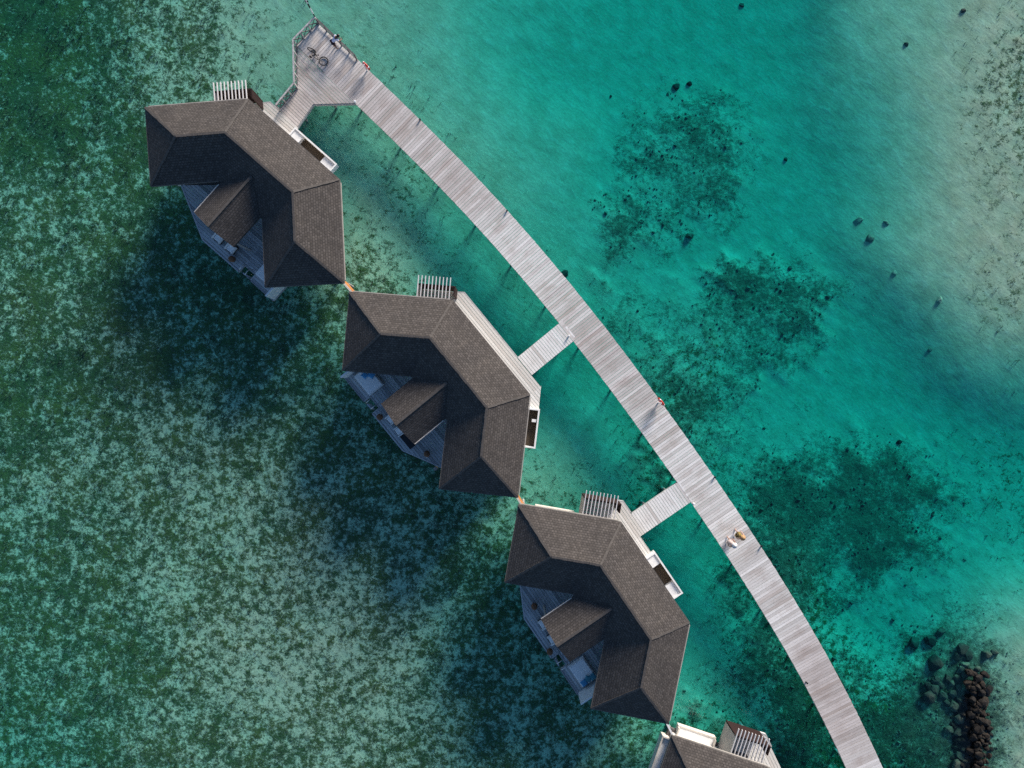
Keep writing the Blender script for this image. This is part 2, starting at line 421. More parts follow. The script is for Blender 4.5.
def seabed():
    xs, ys = axis(44, .22, 3000), axis(35, .22, 3000)
    X, Y = np.meshgrid(xs, ys)
    dep, gr, co = bed_fields(X, Y)
    Z = -dep
    inner = (np.abs(X) < 60) & (np.abs(Y) < 50)
    H = np.zeros_like(Z)
    for j in range(X.shape[0]):
        for i in range(X.shape[1]):
            if inner[j, i]:
                p = Vector((X[j, i] * .9, Y[j, i] * .9, 3.1))
                H[j, i] = mnoise.noise(p) * .6 + mnoise.noise(p * 2.3) * .4
    Z = Z + H * (.03 + .05 * gr + .10 * co)
    Z = np.minimum(Z, -.05)
    nx, ny = len(xs), len(ys)
    V = np.stack([X.ravel(), Y.ravel(), Z.ravel()], 1)
    idx = np.arange(nx * ny).reshape(ny, nx)
    F = np.stack([idx[:-1, :-1].ravel(), idx[:-1, 1:].ravel(), idx[1:, 1:].ravel(), idx[1:, :-1].ravel()], 1)
    me = bpy.data.meshes.new('seabed')
    me.from_pydata(V.tolist(), [], F.tolist())
    for nm, arr in (('grass', gr), ('coral', co)):
        a = me.attributes.new(nm, 'FLOAT', 'POINT'); a.data.foreach_set('value', arr.astype(np.float32).ravel())
    me.polygons.foreach_set('use_smooth', [True] * len(me.polygons))
    o = bpy.data.objects.new('seabed', me); C.objects.link(o)
    tag(o, kind='structure')
    # material
    m, n, l = newmat('sand_and_seagrass')
    geo = n.new('ShaderNodeNewGeometry'); P = geo.outputs['Position']
    ga = N(n, 'ShaderNodeAttribute', attribute_name='grass').outputs['Fac']
    ca = N(n, 'ShaderNodeAttribute', attribute_name='coral').outputs['Fac']
    # sand
    s1 = noise(n, l, P, .7, 5, .6); s2 = noise(n, l, P, 6, 5, .7)
    sand = mix(n, l, smooth(n, l, s1, .3, .7), (.44, .39, .27), (.56, .495, .36))
    sand = mix(n, l, smooth(n, l, s2, .3, .72), mix(n, l, 1., sand, (.80, .80, .78), 'MULTIPLY'), sand)
    # pale diagonal streaks: caustic light from the water painted into the sand colour
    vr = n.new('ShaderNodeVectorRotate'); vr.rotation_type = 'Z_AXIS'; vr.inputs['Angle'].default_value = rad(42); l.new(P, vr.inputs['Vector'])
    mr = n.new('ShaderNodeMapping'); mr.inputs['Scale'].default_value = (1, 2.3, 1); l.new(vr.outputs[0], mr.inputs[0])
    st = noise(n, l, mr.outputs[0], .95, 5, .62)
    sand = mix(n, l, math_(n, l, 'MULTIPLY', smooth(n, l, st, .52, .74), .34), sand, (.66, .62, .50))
    # algal film on the sand between the grass
    sand = mix(n, l, math_(n, l, 'MULTIPLY', smooth(n, l, ga, .25, .5), .75), sand, (.50, .55, .39))
    # stray specks of weed lying on the sand
    sp = noise(n, l, P, 3.2, 3, .7)
    sand = mix(n, l, math_(n, l, 'MULTIPLY', smooth(n, l, sp, .62, .76), smooth(n, l, ga, .05, .30)), sand, (.10, .12, .07))
    # seagrass
    g1 = noise(n, l, P, 1.85, 8, .72); g2 = noise(n, l, P, .24, 4, .55); g3 = noise(n, l, P, 5.5, 6, .75)
    mk = math_(n, l, 'ADD', math_(n, l, 'MULTIPLY', g1, .62), math_(n, l, 'MULTIPLY', g2, .15))
    mk = math_(n, l, 'ADD', mk, math_(n, l, 'MULTIPLY', g3, .30))
    mk = math_(n, l, 'ADD', mk, math_(n, l, 'MULTIPLY', math_(n, l, 'SUBTRACT', ga, .55), .27))
    gm = math_(n, l, 'MULTIPLY', smooth(n, l, mk, .476, .580), smooth(n, l, ga, .07, .30))
    h1 = noise(n, l, P, .35, 3, .5)
    gcol = mix(n, l, smooth(n, l, h1, .35, .65), (.022, .054, .017), (.044, .068, .014))
    gcol = mix(n, l, smooth(n, l, g3, .35, .65), mix(n, l, 1., gcol, (.55, .58, .6), 'MULTIPLY'), mix(n, l, 1., gcol, (1.6, 1.5, 1.3), 'MULTIPLY'))
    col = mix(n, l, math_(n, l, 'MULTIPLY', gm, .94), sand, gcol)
    # pale shell hash and bare grains between the blades
    g5 = noise(n, l, P, 8.0, 5, .8)
    col = mix(n, l, math_(n, l, 'MULTIPLY', smooth(n, l, g5, .47, .60), math_(n, l, 'MULTIPLY', smooth(n, l, ga, .22, .5), .32)), col, gcol)
    g4 = noise(n, l, P, 4.0, 5, .8)
    col = mix(n, l, math_(n, l, 'MULTIPLY', smooth(n, l, g4, .575, .68), math_(n, l, 'MULTIPLY', smooth(n, l, ga, .2, .4), .62)), col, (.64, .66, .50))
    # coral rubble
    c1 = noise(n, l, P, 2.6, 8, .78); c2 = noise(n, l, P, .45, 3, .55)
    cm = math_(n, l, 'ADD', math_(n, l, 'MULTIPLY', c1, 1.05), math_(n, l, 'SUBTRACT', math_(n, l, 'MULTIPLY', c2, .60), .27))
    cm = math_(n, l, 'ADD', cm, math_(n, l, 'MULTIPLY', math_(n, l, 'SUBTRACT', ca, .66), .36))
    cm = math_(n, l, 'MULTIPLY', smooth(n, l, cm, .42, .73), smooth(n, l, ca, .02, .16))
    ccol = mix(n, l, smooth(n, l, g3, .35, .68), (.035, .045, .03), (.12, .12, .08))
    col = mix(n, l, math_(n, l, 'MULTIPLY', cm, .90), col, ccol)
    # relief: sand streaks, blades, rubble
    wv = n.new('ShaderNodeTexWave'); wv.inputs['Scale'].default_value = .55; wv.inputs['Distortion'].default_value = 7
    wv.inputs['Detail'].default_value = 3; wv.inputs['Detail Scale'].default_value = 1.2
    mp = n.new('ShaderNodeMapping'); mp.inputs['Rotation'].default_value = (0, 0, rad(35)); l.new(P, mp.inputs[0]); l.new(mp.outputs[0], wv.inputs['Vector'])
    hgt = math_(n, l, 'ADD', math_(n, l, 'MULTIPLY', st, .5), math_(n, l, 'MULTIPLY', s2, .12))
    hgt = math_(n, l, 'ADD', hgt, math_(n, l, 'MULTIPLY', math_(n, l, 'MULTIPLY', math_(n, l, 'ADD', gm, cm), g3), 1.1))
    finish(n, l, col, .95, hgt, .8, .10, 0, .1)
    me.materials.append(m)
    return o
seabed()

def water():
    m, n, l = newmat('clear_lagoon_water')
    geo = n.new('ShaderNodeNewGeometry'); P = geo.outputs['Position']
    mp = n.new('ShaderNodeMapping'); mp.inputs['Rotation'].default_value = (0, 0, rad(-40)); mp.inputs['Scale'].default_value = (1.0, 2.0, 1); l.new(P, mp.inputs[0])
    w1 = noise(n, l, mp.outputs[0], .9, 5, .6, .4); w2 = noise(n, l, P, .12, 2, .5)
    bp = n.new('ShaderNodeBump'); bp.inputs['Strength'].default_value = .35; bp.inputs['Distance'].default_value = .12
    l.new(math_(n, l, 'ADD', w1, w2), bp.inputs['Height'])
    fr = n.new('ShaderNodeFresnel'); l.new(math_(n, l, 'SUBTRACT', 1.333, math_(n, l, 'MULTIPLY', geo.outputs['Backfacing'], .583)), fr.inputs[0]); l.new(bp.outputs[0], fr.inputs['Normal'])
    tr = n.new('ShaderNodeBsdfTransparent'); gl = n.new('ShaderNodeBsdfGlossy'); gl.inputs['Roughness'].default_value = .10
    l.new(bp.outputs[0], gl.inputs['Normal'])
    mx = n.new('ShaderNodeMixShader'); l.new(fr.outputs[0], mx.inputs[0]); l.new(tr.outputs[0], mx.inputs[1]); l.new(gl.outputs[0], mx.inputs[2])
    va = n.new('ShaderNodeVolumeAbsorption'); va.inputs['Color'].default_value = (.0, .928, .928, 1); va.inputs['Density'].default_value = WATER_DENS
    o = n.new('ShaderNodeOutputMaterial'); l.new(mx.outputs[0], o.inputs['Surface']); l.new(va.outputs[0], o.inputs['Volume'])
    ob = MB().box((0, 0, -4.0), (6200, 6200, 8.0)).build('water', m)
    tag(ob, kind='structure')
WATER_DENS = .95
water()

# ------------------------------------------------------------------ boardwalk
CEN = [(-14.66, 25.0), (-10.31, 20.84), (-6.11, 16.74), (-2.21, 12.68), (1.37, 8.64), (4.71, 4.58), (7.84, .51), (10.81, -3.56), (13.68, -7.64), (16.42, -11.71), (18.99, -15.77), (21.36, -19.81), (23.49, -23.85), (25.4, -27.91), (27.15, -32.0), (28.7, -36.2), (30.1, -40.5)]
CEN = [(x, y) for x, y in CEN]
def catmull(P, step):
    out = []
    Q = [(2 * P[0][0] - P[1][0], 2 * P[0][1] - P[1][1])] + P + [(2 * P[-1][0] - P[-2][0], 2 * P[-1][1] - P[-2][1])]
    for i in range(1, len(Q) - 2):
        p0, p1, p2, p3 = Q[i - 1:i + 3]
        for k in range(40):
            t = k / 40
            f = lambda a, b, c, d: .5 * (2 * b + (c - a) * t + (2 * a - 5 * b + 4 * c - d) * t * t + (3 * b - a - 3 * c + d) * t ** 3)
            out.append((f(p0[0], p1[0], p2[0], p3[0]), f(p0[1], p1[1], p2[1], p3[1])))
    out.append(P[-1])
    # resample
    res = [out[0]]; acc = 0
    for a, b in zip(out, out[1:]):
        d = hypot(b[0] - a[0], b[1] - a[1])
        while acc + d >= step:
            t = (step - acc) / d; a = (a[0] + (b[0] - a[0]) * t, a[1] + (b[1] - a[1]) * t)
            res.append(a); d = hypot(b[0] - a[0], b[1] - a[1]); acc = 0
        acc += d
    return res
PW = .20
LINE = catmull(CEN, PW)
HALF = 1.195
def frame(i):
    a, b = LINE[max(0, i - 3)], LINE[min(len(LINE) - 1, i + 3)]
    d = Vector((b[0] - a[0], b[1] - a[1])).normalized()
    return d, Vector((-d.y, d.x))

walk = empty('boardwalk', (LINE[0][0], LINE[0][1], DECK))
tag(walk, 'long curved boardwalk of weathered pale planks crossing the lagoon past all villas', 'boardwalk')
wo = Vector((LINE[0][0], LINE[0][1]))
mb = MB()
for i in range(len(LINE) - 1):
    d, n_ = frame(i)
    c = Vector(LINE[i]) - wo
    hw = HALF * (.93 if i < 14 else 1.0) + rng.uniform(-.012, .012)
    g = PW - rng.uniform(.014, .026)
    jz = rng.uniform(-.004, .004)
    P = [c - n_ * hw, c + d * g - n_ * hw, c + d * g + n_ * hw, c + n_ * hw]
    mb.prism([(p.x, p.y) for p in P], -.045, jz, [(-1, i * PW, 0), (-1, i * PW + .1, 0), (1, i * PW + .1, 0), (1, i * PW, 0)])
mb.build('deck_planks', M_walk, walk, wear=True)
for s in (-1, 1):
    b = MB(); pts = []
    for i in range(0, len(LINE), 6):
        d, n_ = frame(i); p = Vector(LINE[i]) - wo + n_ * s * (HALF - .06) * (.93 if i < 14 else 1)
        pts.append((p.x, p.y))
    for p, q in zip(pts, pts[1:]):
        b.beam((p[0], p[1], -.17), (q[0], q[1], -.17), .09, .245)
    b.build('edge_beam', M_edge, walk)
for i in range(8, len(LINE) - 4, 10):
    b = MB()
    d, n_ = frame(i); c = Vector(LINE[i]) - wo
    p, q = c - n_ * (HALF - .12), c + n_ * (HALF - .12)
    b.beam((p.x, p.y, -.16), (q.x, q.y, -.16), .12, .2)
    b.build('joist', M_joist, walk)
for i in range(9, len(LINE) - 4, 20):
    d, n_ = frame(i)
    for s in (-1, 1):
        c = Vector(LINE[i]) - wo + n_ * s * .85
        MB().lathe([(.085, -DECK - 2.2), (.085, -.27)], (c.x, c.y, 0), 10).build('pile', M_pile, walk, smooth=False)

def rel(P, o): return [(p[0] - o.location.x, p[1] - o.location.y) for p in P]
# landing at the end of the boardwalk: boards run along the boardwalk
K0, K1, K2, K3 = at(318, 23), at(296, 45.5), at(297.3, 88.5), at(279.4, 110.3)
J1, J2, J3 = at(356, 103.2), at(313.2, 104), at(295.7, 128.6)
K1b = at(297.6, 47.2)
ang = atan2(J1[1] - K1[1], J1[0] - K1[0])
mb = MB()
land = rel([K1b, K2, J2, at(355, 103.0)], walk)
planks(mb, land, ang)
planks(mb, rel([K2, K3, J3, J2], walk), ang)
mb.a = [(0.3, a[1] * .7, .5) for a in mb.a]
mb.build('landing_planks', M_walk, walk, wear=True)
b = MB()
for p, q in ((J1, J2), (J2, J3), (K1, K2), (K2, K3)):
    p, q = rel([p, q], walk)
    b.beam((p[0], p[1], -.18), (q[0], q[1], -.18), .09, .24)
b.build('landing_beam', M_edge, walk)
for p in (at(300, 84), at(330, 98), at(300, 112), at(302, 60)):
    q = rel([p], walk)[0]
    MB().lathe([(.11, -DECK - 1.6), (.11, -.06)], (q[0], q[1], 0), 10).build('pile', M_pile, walk)

# ------------------------------------------------------------------ railings at the end
def railing(pts, name, label, dark_every=1, h=.95, zig=True, light=M_rail, dark=M_raildk):
    o = empty(name, (pts[0][0], pts[0][1], DECK)); tag(o, label, 'railing')
    top = MB(); posts = []; br = MB(); low = MB()
    P = rel(pts, o)
    for p, q in zip(P, P[1:]):
        L = hypot(q[0] - p[0], q[1] - p[1]); n = max(1, round(L / .75))
        top.beam((p[0], p[1], h), (q[0], q[1], h), .11, .045)
        low.beam((p[0], p[1], .12), (q[0], q[1], .12), .05, .06)
        for k in range(n):
            a = (p[0] + (q[0] - p[0]) * k / n, p[1] + (q[1] - p[1]) * k / n)
            b_ = (p[0] + (q[0] - p[0]) * (k + 1) / n, p[1] + (q[1] - p[1]) * (k + 1) / n)
            posts.append(a)
            if zig:
                br.beam((a[0], a[1], .14), (b_[0], b_[1], h - .04), .04, .06)
                br.beam((a[0], a[1], h - .04), (b_[0], b_[1], .14), .03, .05)
        posts.append(q)
    top.build('top_rail', light, o); low.build('bottom_rail', dark, o)
    if zig: br.build('cross_braces', dark, o)
    seen = []
    for p in posts:
        if any(hypot(p[0] - s[0], p[1] - s[1]) < .1 for s in seen): continue
        seen.append(p)
        MB().box((p[0], p[1], (h - .03) / 2), (.08, .08, h - .03)).build('post', light, o)
    return o
railing([at(318.5, 24), at(297, 46), at(298, 88.5), at(280, 110.3)], 'railing', 'weathered white railing with crossed dark braces along the landward side of the boardwalk end')
railing([at(319.2, 24), at(357, 60)], 'railing', 'low brown railing along the seaward edge beside the leaning person', zig=False, h=.72, light=M_raildk)

# lamp post
p = at(318.2, 23.2)
o = empty('lamp_post', (p[0], p[1], DECK)); tag(o, 'slim striped lamp post at the outermost corner of the boardwalk end', 'lamp post')
MB().box((0, 0, .03), (.22, .22, .06)).build('base_plate', M_steel, o)
MB().tube([(0, 0, .06), (0, 0, 1.3)], .045, 10).build('lower_pole', M_black, o)
MB().tube([(0, 0, 1.3), (0, 0, 3.3)], .042, 10).build('upper_pole', M_white, o)
MB().tube([(0, 0, 2.1), (0, 0, 2.6)], .055, 10).build('dark_band', M_black, o)
hd = MB().lathe([(.05, 3.3), (.13, 3.34), (.15, 3.5), (.07, 3.58), (.02, 3.62)], (0, 0, 0), 12).build('lamp_head', M_white, o)
MB().box((.0, 0, 2.85), (.22, .06, .18)).build('control_box', M_black, o)

# ------------------------------------------------------------------ villas
A, B_, Cc, D = (-8.91, 0.0), (-4.07, 5.0), (4.07, 5.0), (8.91, 0.0)
E_, F_ = (5.13, -3.72), (-5.13, -3.72)
G, G2 = (-1.93, -.42), (1.93, -.42)
R1, R2, R3, R4 = (-5.15, 0.0), (-2.92, 2.3), (2.92, 2.3), (5.15, 0.0)
ZE, ZR = 3.0, 4.553

def uvmesh(name, faces, mat, parent):
    """faces: list of 3d polygons; shingle courses run along each polygon's first edge"""
    me = bpy.data.meshes.new(name); vs = []; fs = []; uv = []
    for P in faces:
        P = [Vector(p) for p in P]; b = len(vs)
        u = (P[1] - P[0]).normalized(); nrm = u.cross(P[2] - P[0]).normalized()
        if nrm.z < 0: nrm = -nrm
        v = nrm.cross(u)
        if v.z < 0: v = -v
        vs += P; fs.append(tuple(range(b, b + len(P))))
        off = rng.uniform(0, 50)
        uv += [((p - P[0]).dot(u) + off, (p - P[0]).dot(v)) for p in P]
    me.from_pydata([tuple(p) for p in vs], [], fs)
    lay = me.uv_layers.new(name='UVMap')
    for i, t in enumerate(uv): lay.data[i].uv = t
    for f in me.polygons:
        if f.normal.z < 0: f.flip()
    me.materials.append(mat)
    o = bpy.data.objects.new(name, me); C.objects.link(o); o.parent = parent
    return o

def villa(tx, ty, th, label, mirror=1, front='left', box=None, box_side='front', wall_end=True, ledge=True):
    o = empty('overwater_villa', (tx, ty, DECK), th)
    tag(o, label, 'villa', 'shingled villas standing over the lagoon')
    e = lambda p: (p[0], p[1], ZE)
    r = lambda p: (p[0], p[1], ZR)
    main = [[e(A), e(B_), r(R2), r(R1)], [e(B_), e(Cc), r(R3), r(R2)], [e(Cc), e(D), r(R4), r(R3)], [e(D), e(E_), r(R4)],
            [e(E_), e(G2), r(R3), r(R4)], [e(G2), e(G), r(R2), r(R3)], [e(G), e(F_), r(R1), r(R2)], [e(F_), e(A), r(R1)]]
    roof = uvmesh('roof', main, M_shin, o)
    eaves = [A, F_, G, G2, E_, D, Cc, B_]
    # underside
    so = MB(); pl = inset(eaves, .03)
    lo = [[(p[0], p[1], z - .16) for p, z in zip(P, Z)] for P, Z in
          [((A, B_, R2, R1), (ZE, ZE, ZR, ZR)), ((B_, Cc, R3, R2), (ZE, ZE, ZR, ZR)), ((Cc, D, R4, R3), (ZE, ZE, ZR, ZR)), ((D, E_, R4), (ZE, ZE, ZR)),
           ((E_, G2, R3, R4), (ZE, ZE, ZR, ZR)), ((G2, G, R2, R3), (ZE, ZE, ZR, ZR)), ((G, F_, R1, R2), (ZE, ZE, ZR, ZR)), ((F_, A, R1), (ZE, ZE, ZR))]]
    for P in lo: so.add(P, [tuple(range(len(P)))])
    so.build('soffit', M_joist, roof)
    fa = MB(); n = len(eaves)
    for i in range(n):
        p, q = eaves[i], eaves[(i + 1) % n]
        if (p, q) == (G, G2): continue
        d = Vector((q[0] - p[0], q[1] - p[1])).normalized(); nn = Vector((d.y, -d.x))
        w = .016
        fa.beam((p[0] + nn.x * w, p[1] + nn.y * w, ZE - .085), (q[0] + nn.x * w, q[1] + nn.y * w, ZE - .085), .03, .17)
    fa.build('eave_board', M_eave, roof)
    cap = MB()
    for p, q, zp, zq in ((R1, R2, ZR, ZR), (R2, R3, ZR, ZR), (R3, R4, ZR, ZR), (A, R1, ZE, ZR), (F_, R1, ZE, ZR), (B_, R2, ZE, ZR), (Cc, R3, ZE, ZR), (D, R4, ZE, ZR), (E_, R4, ZE, ZR)):
        P, Q = Vector((*p, zp + .015)), Vector((*q, zq + .015)); d = (Q - P); L = d.length; d.normalize()
        k = max(2, int(L / .34)); dz = Vector((0, 0, .012))
        for i in range(k):
            a_, b_ = P + d * (L * i / k), P + d * (L * (i + 1.06) / k - .01)
            jj = Vector((rng.uniform(-.012, .012), rng.uniform(-.012, .012), rng.uniform(-.004, .004)))
            cap.beam(a_ + dz + jj, b_ + jj, .15 + rng.uniform(-.012, .012), .035)
    cap.build('ridge_cap', M_cap, roof)
    # gutters on the seaward eaves
    for p, q in ((A, B_), (Cc, D)):
        gt = MB(); d = Vector((q[0] - p[0], q[1] - p[1])).normalized(); nn = Vector((-d.y, d.x))
        gt.beam((p[0] + nn.x * .075 + d.x * .2, p[1] + nn.y * .075 + d.y * .2, ZE - .10), (q[0] + nn.x * .075 - d.x * .2, q[1] + nn.y * .075 - d.y * .2, ZE - .10), .055, .08)
        gt.build('gutter', M_gut, roof)
    # porch gable
    gy, gz, ge = -3.12, 4.0, 1.76
    pr = uvmesh('porch_roof', [[(-ge, gy, ZE + .02), (-ge, -.42, ZE + .02), (0, 1.32, gz + .02), (0, gy, gz + .02)], [(ge, -.42, ZE + .02), (ge, gy, ZE + .02), (0, gy, gz + .02), (0, 1.32, gz + .02)]], M_shin, o)
    tr = MB()
    for s in (-1, 1):
        tr.beam((s * ge, gy + .02, ZE - .07), (0, gy + .02, gz - .07), .035, .13)
        tr.beam((s * (ge - .02), gy + .05, ZE - .07), (s * (ge - .02), -.46, ZE - .07), .035, .13)
    tr.build('barge_board', M_cap, pr)
    MB().beam((-ge * mirror, gy + .04, ZE + .035), (-ge * mirror, -.6, ZE + .035), .05, .03).build('gutter', M_cream, pr)
    un = MB()
    for s in (-1, 1):
        un.add([(s * ge, gy + .03, ZE - .1), (s * ge, -.4, ZE - .1), (0, 1.3, gz - .1), (0, gy + .03, gz - .1)], [(0, 1, 2, 3)])
    un.build('soffit', M_joist, pr)
    MB().box((0, 1.3 / 2 + gy / 2, gz + .04), (.17, 1.25 - gy, .05)).build('ridge_cap', M_cap, pr)
    for s in (-1, 1):
        MB().box((s * 1.5, -2.85, 1.45), (.14, .14, 2.9)).build('porch_post', M_greyclad, o)
    MB().beam((-1.5, -2.85, 2.86), (1.5, -2.85, 2.86), .12, .16).build('porch_beam', M_greyclad, o)
    # walls
    foot = inset(eaves, .95)
    foot_lo = inset(eaves, .75)
    wl = MB().prism(foot, -.02, 2.86).build('wall', M_wall, o)
    MB().prism(foot_lo, -.34, -.06).build('floor_slab', M_joist, o)
    gd = inset(eaves, .95 - .02)
    # glazed openings on the terrace side, door on the walkway side
    def pane(p, q, t0, t1, z0, z1, nm, mat, par):
        P = Vector((p[0] + (q[0] - p[0]) * t0, p[1] + (q[1] - p[1]) * t0)); Q = Vector((p[0] + (q[0] - p[0]) * t1, p[1] + (q[1] - p[1]) * t1))
        x = MB().beam((P.x, P.y, (z0 + z1) / 2), (Q.x, Q.y, (z0 + z1) / 2), .06, z1 - z0).build(nm, mat, par)
        fr = MB()
        L = (Q - P).length; k = max(1, round(L / 1.0))
        for i in range(k + 1):
            a = P + (Q - P) * i / k
            fr.box((a.x, a.y, (z0 + z1) / 2), (.08, .08, z1 - z0 + .05), atan2(Q.y - P.y, Q.x - P.x))
        for zz in (z0 + .03, z1 - .03): fr.beam((P.x, P.y, zz), (Q.x, Q.y, zz), .085, .07)
        fr.build('frame', M_white, x)
        return x
    cc = foot
    # order of foot follows ccw eaves; find wall edges by midpoint
    edges = [(cc[i], cc[(i + 1) % len(cc)]) for i in range(len(cc))]
    for p, q in edges:
        mx_, my_ = (p[0] + q[0]) / 2, (p[1] + q[1]) / 2
        L = hypot(p[0] - q[0], p[1] - q[1])
        if my_ < .6 and abs(mx_) < 4.6 and L > 1.5: pane(p, q, .15, .85, .05, 2.2, 'glass_door', M_glass, o)
        elif my_ > 3.5 and abs(mx_) < 1: pane(p, q, .12, .28, .05, 2.15, 'entrance_door', M_brownfl, o)
        elif abs(mx_) > 5.5 and my_ < -1: pane(p, q, .25, .75, .7, 2.1, 'window', M_glass, o)
    # terrace
    T = lambda P: [(mirror * x, y) for x, y in P]
    tb = MB()
    for P in ([(-5.23, -2.6), (-1.5, -4.5), (1.9, -4.5), (1.9, -2.4), (-5.1, -2.4)], [(1.9, -3.9), (2.95, -3.9), (2.95, -2.4), (1.9, -2.4)], [(2.95, -4.42), (5.1, -4.42), (5.1, -2.4), (2.95, -2.4)], [(-5.0, -2.4), (5.0, -2.4), (2.0, .3), (-2.0, .3)]):
        planks(tb, T(P), 0.0)
    tb.build('terrace_deck', M_terr, o)
    eb = MB()
    ring = T([(-5.1, -2.2), (-5.25, -2.62), (-1.51, -4.53), (1.9, -4.53), (1.9, -3.9), (2.95, -3.9), (2.95, -4.45), (5.12, -4.45), (5.12, -2.4)])
    for p, q in zip(ring, ring[1:]): eb.beam((p[0], p[1], -.10), (q[0], q[1], -.10), .09, .23)
    eb.build('deck_edge', M_terr, o)
    if wall_end:
        MB().beam((mirror * 5.08, -4.35, .85), (mirror * 5.08, -2.75, .85), .11, 1.7).build('privacy_wall', M_white, o)
    # entrance side decking
    fb = MB()
    if front == 'left':
        planks(fb, [(-4.85, 5.55), (-4.42, 6.0), (-1.7, 5.98), (-1.7, 4.2), (-4.1, 4.2)], 0.0)
        planks(fb, [(-1.7, 5.62), (box[0] - .02, 5.62), (box[0] - .02, 4.2), (-1.7, 4.2)], 0.0)
    else:
        planks(fb, [(-4.85, 5.55), (-4.42, 6.0), (4.2, 6.0), (4.2, 4.2), (-4.1, 4.2)], 0.0)
        planks(fb, [(4.2, 6.05), (5.42, 4.82), (4.75, 4.1), (4.2, 4.2)], 0.0)
    fb.build('entrance_deck', M_front, o)
    eb = MB()
    rg = [(-4.88, 5.55), (-4.44, 6.03), (-3.5, 6.03)] if front == 'left' else [(-4.88, 5.55), (-4.44, 6.03), (1.55, 6.03)]
    for p, q in zip(rg, rg[1:]): eb.beam((p[0], p[1], -.11), (q[0], q[1], -.11), .08, .23)
    eb.build('deck_edge', M_edge, o)
    # outdoor shower with slatted cover, beside the corner B
    u = Vector((.6955, .7185)); nn = Vector((-.7185, .6955)); a0 = Vector(A)
    def L2(uu, vv): q = a0 + u * uu + nn * vv; return (q.x, q.y)
    au = atan2(u.y, u.x)
    pf = MB(); planks(pf, [L2(4.5, -.9), L2(6.85, -.9), L2(6.85, 1.0), L2(4.5, 1.0)], au, z0=-.10, z1=-.06)
    pf.build('shower_floor', M_front, o)
    MB().beam((*L2(4.42, 1.04), 1.08), (*L2(6.95, 1.04), 1.08), .09, 2.2).build('shower_wall', M_maroon, o)
    MB().beam((*L2(4.46, .98), 1.07), (*L2(4.46, -.9), 1.07), .08, 2.18).build('shower_wall', M_greyclad, o)
    MB().beam((*L2(6.91, .98), 1.07), (*L2(6.91, .45), 1.07), .08, 2.18).build('shower_wall', M_maroon, o)
    pg = MB()
    for k in range(10):
        uu = 4.42 + k * (6.61 - 4.42) / 9
        pg.beam((*L2(uu, 1.62), 2.28), (*L2(uu, -.88), 2.28), .055, .10)
    sl = pg.build('slatted_cover', M_slat, o)
    # service enclosure
    if box_side == 'front':
        x0, x1, yo, yi = box[0], box[1], 5.80, 4.15
        pt = lambda x, y: (x, y)
    else:
        d1 = Vector((.6955, -.7185)); n1 = Vector((.7185, .6955)); c0 = Vector((4.07, 5.0))
        x0, x1, yo, yi = 1.05, 3.75, .86, -.8
        pt = lambda x, y: tuple(c0 + d1 * x + n1 * y)
    fl = MB(); fl.prism([pt(x0, yi), pt(x1, yi), pt(x1, yo), pt(x0, yo)], -.16, -.06); fl.build('enclosure_floor', M_brownfl, o)
    we = MB()
    we.beam((*pt(x0 - .06, yo), .10), (*pt(x1 + .06, yo), .10), .11, .62)
    we.beam((*pt(x0, yo - .055), .10), (*pt(x0, yi), .10), .10, .62)
    we.beam((*pt(x1, yo - .055), .10), (*pt(x1, yi), .10), .10, .62)
    en = we.build('enclosure_wall', M_white, o)
    if box_side == 'front':
        for a, b, zt in ((x0 + .06, x0 + .82, .34), (x1 - 1.0, x1 - .06, .30)):
            MB().prism([pt(a, yi), pt(b, yi), pt(b, yo - .07), pt(a, yo - .07)], -.05, zt).build('equipment_cabinet', M_white, o)
    else:
        MB().prism([pt(1.75, yo - .42), pt(1.95, yo - .42), pt(1.95, yo - .1), pt(1.75, yo - .1)], -.05, .35).build('equipment_cabinet', M_white, o)
    # white service ledges under the eaves near the corner A
    if ledge:
        lw = MB(); li = MB()
        lw.beam((*L2(1.28, -.36), -.12), (*L2(4.1, -.36), -.12), .11, .42)
        lw.beam((*L2(1.33, -.42), -.02), (*L2(1.33, -1.0), -.02), .10, .62)
        lw.beam((*L2(4.05, -.42), -.02), (*L2(4.05, -1.0), -.02), .10, .62)
        li.prism([L2(1.36, -.42), L2(4.0, -.42), L2(4.0, -1.0), L2(1.36, -1.0)], -.25, .06)
        x = lw.build('service_ledge', M_cream, o); li.build('ledge_top', M_white, x)
        v = Vector((.713, -.701)); m2 = Vector((-.701, -.713))
        L3 = lambda uu, vv: tuple(a0 + v * uu + m2 * vv)
        lw = MB(); li = MB()
        lw.beam((*L3(1.3, -.42), -.02), (*L3(4.4, -.42), -.02), .10, .62)
        lw.beam((*L3(1.35, -.48), -.02), (*L3(1.35, -1.0), -.02), .10, .62)
        li.prism([L3(1.4, -.48), L3(4.4, -.48), L3(4.4, -1.0), L3(1.4, -1.0)], -.25, .06)
        x = lw.build('service_ledge', M_cream, o); li.build('ledge_top', M_white, x)
    # piles
    pp = inset(eaves, 1.3)
    for x, y in pp + [(-3.5, -2.9), (0, -4.0), (4.0, -3.6), (0, 1), (-4.6, 4.9)] + ([(-2.6, 5.6)] if front == 'left' else [(2.4, 5.6), (0, 5.5)]):
        MB().lathe([(.14, -DECK - 2.0), (.14, -.30)], (x, y, 0), 10).build('pile', M_pile, o)
    return o

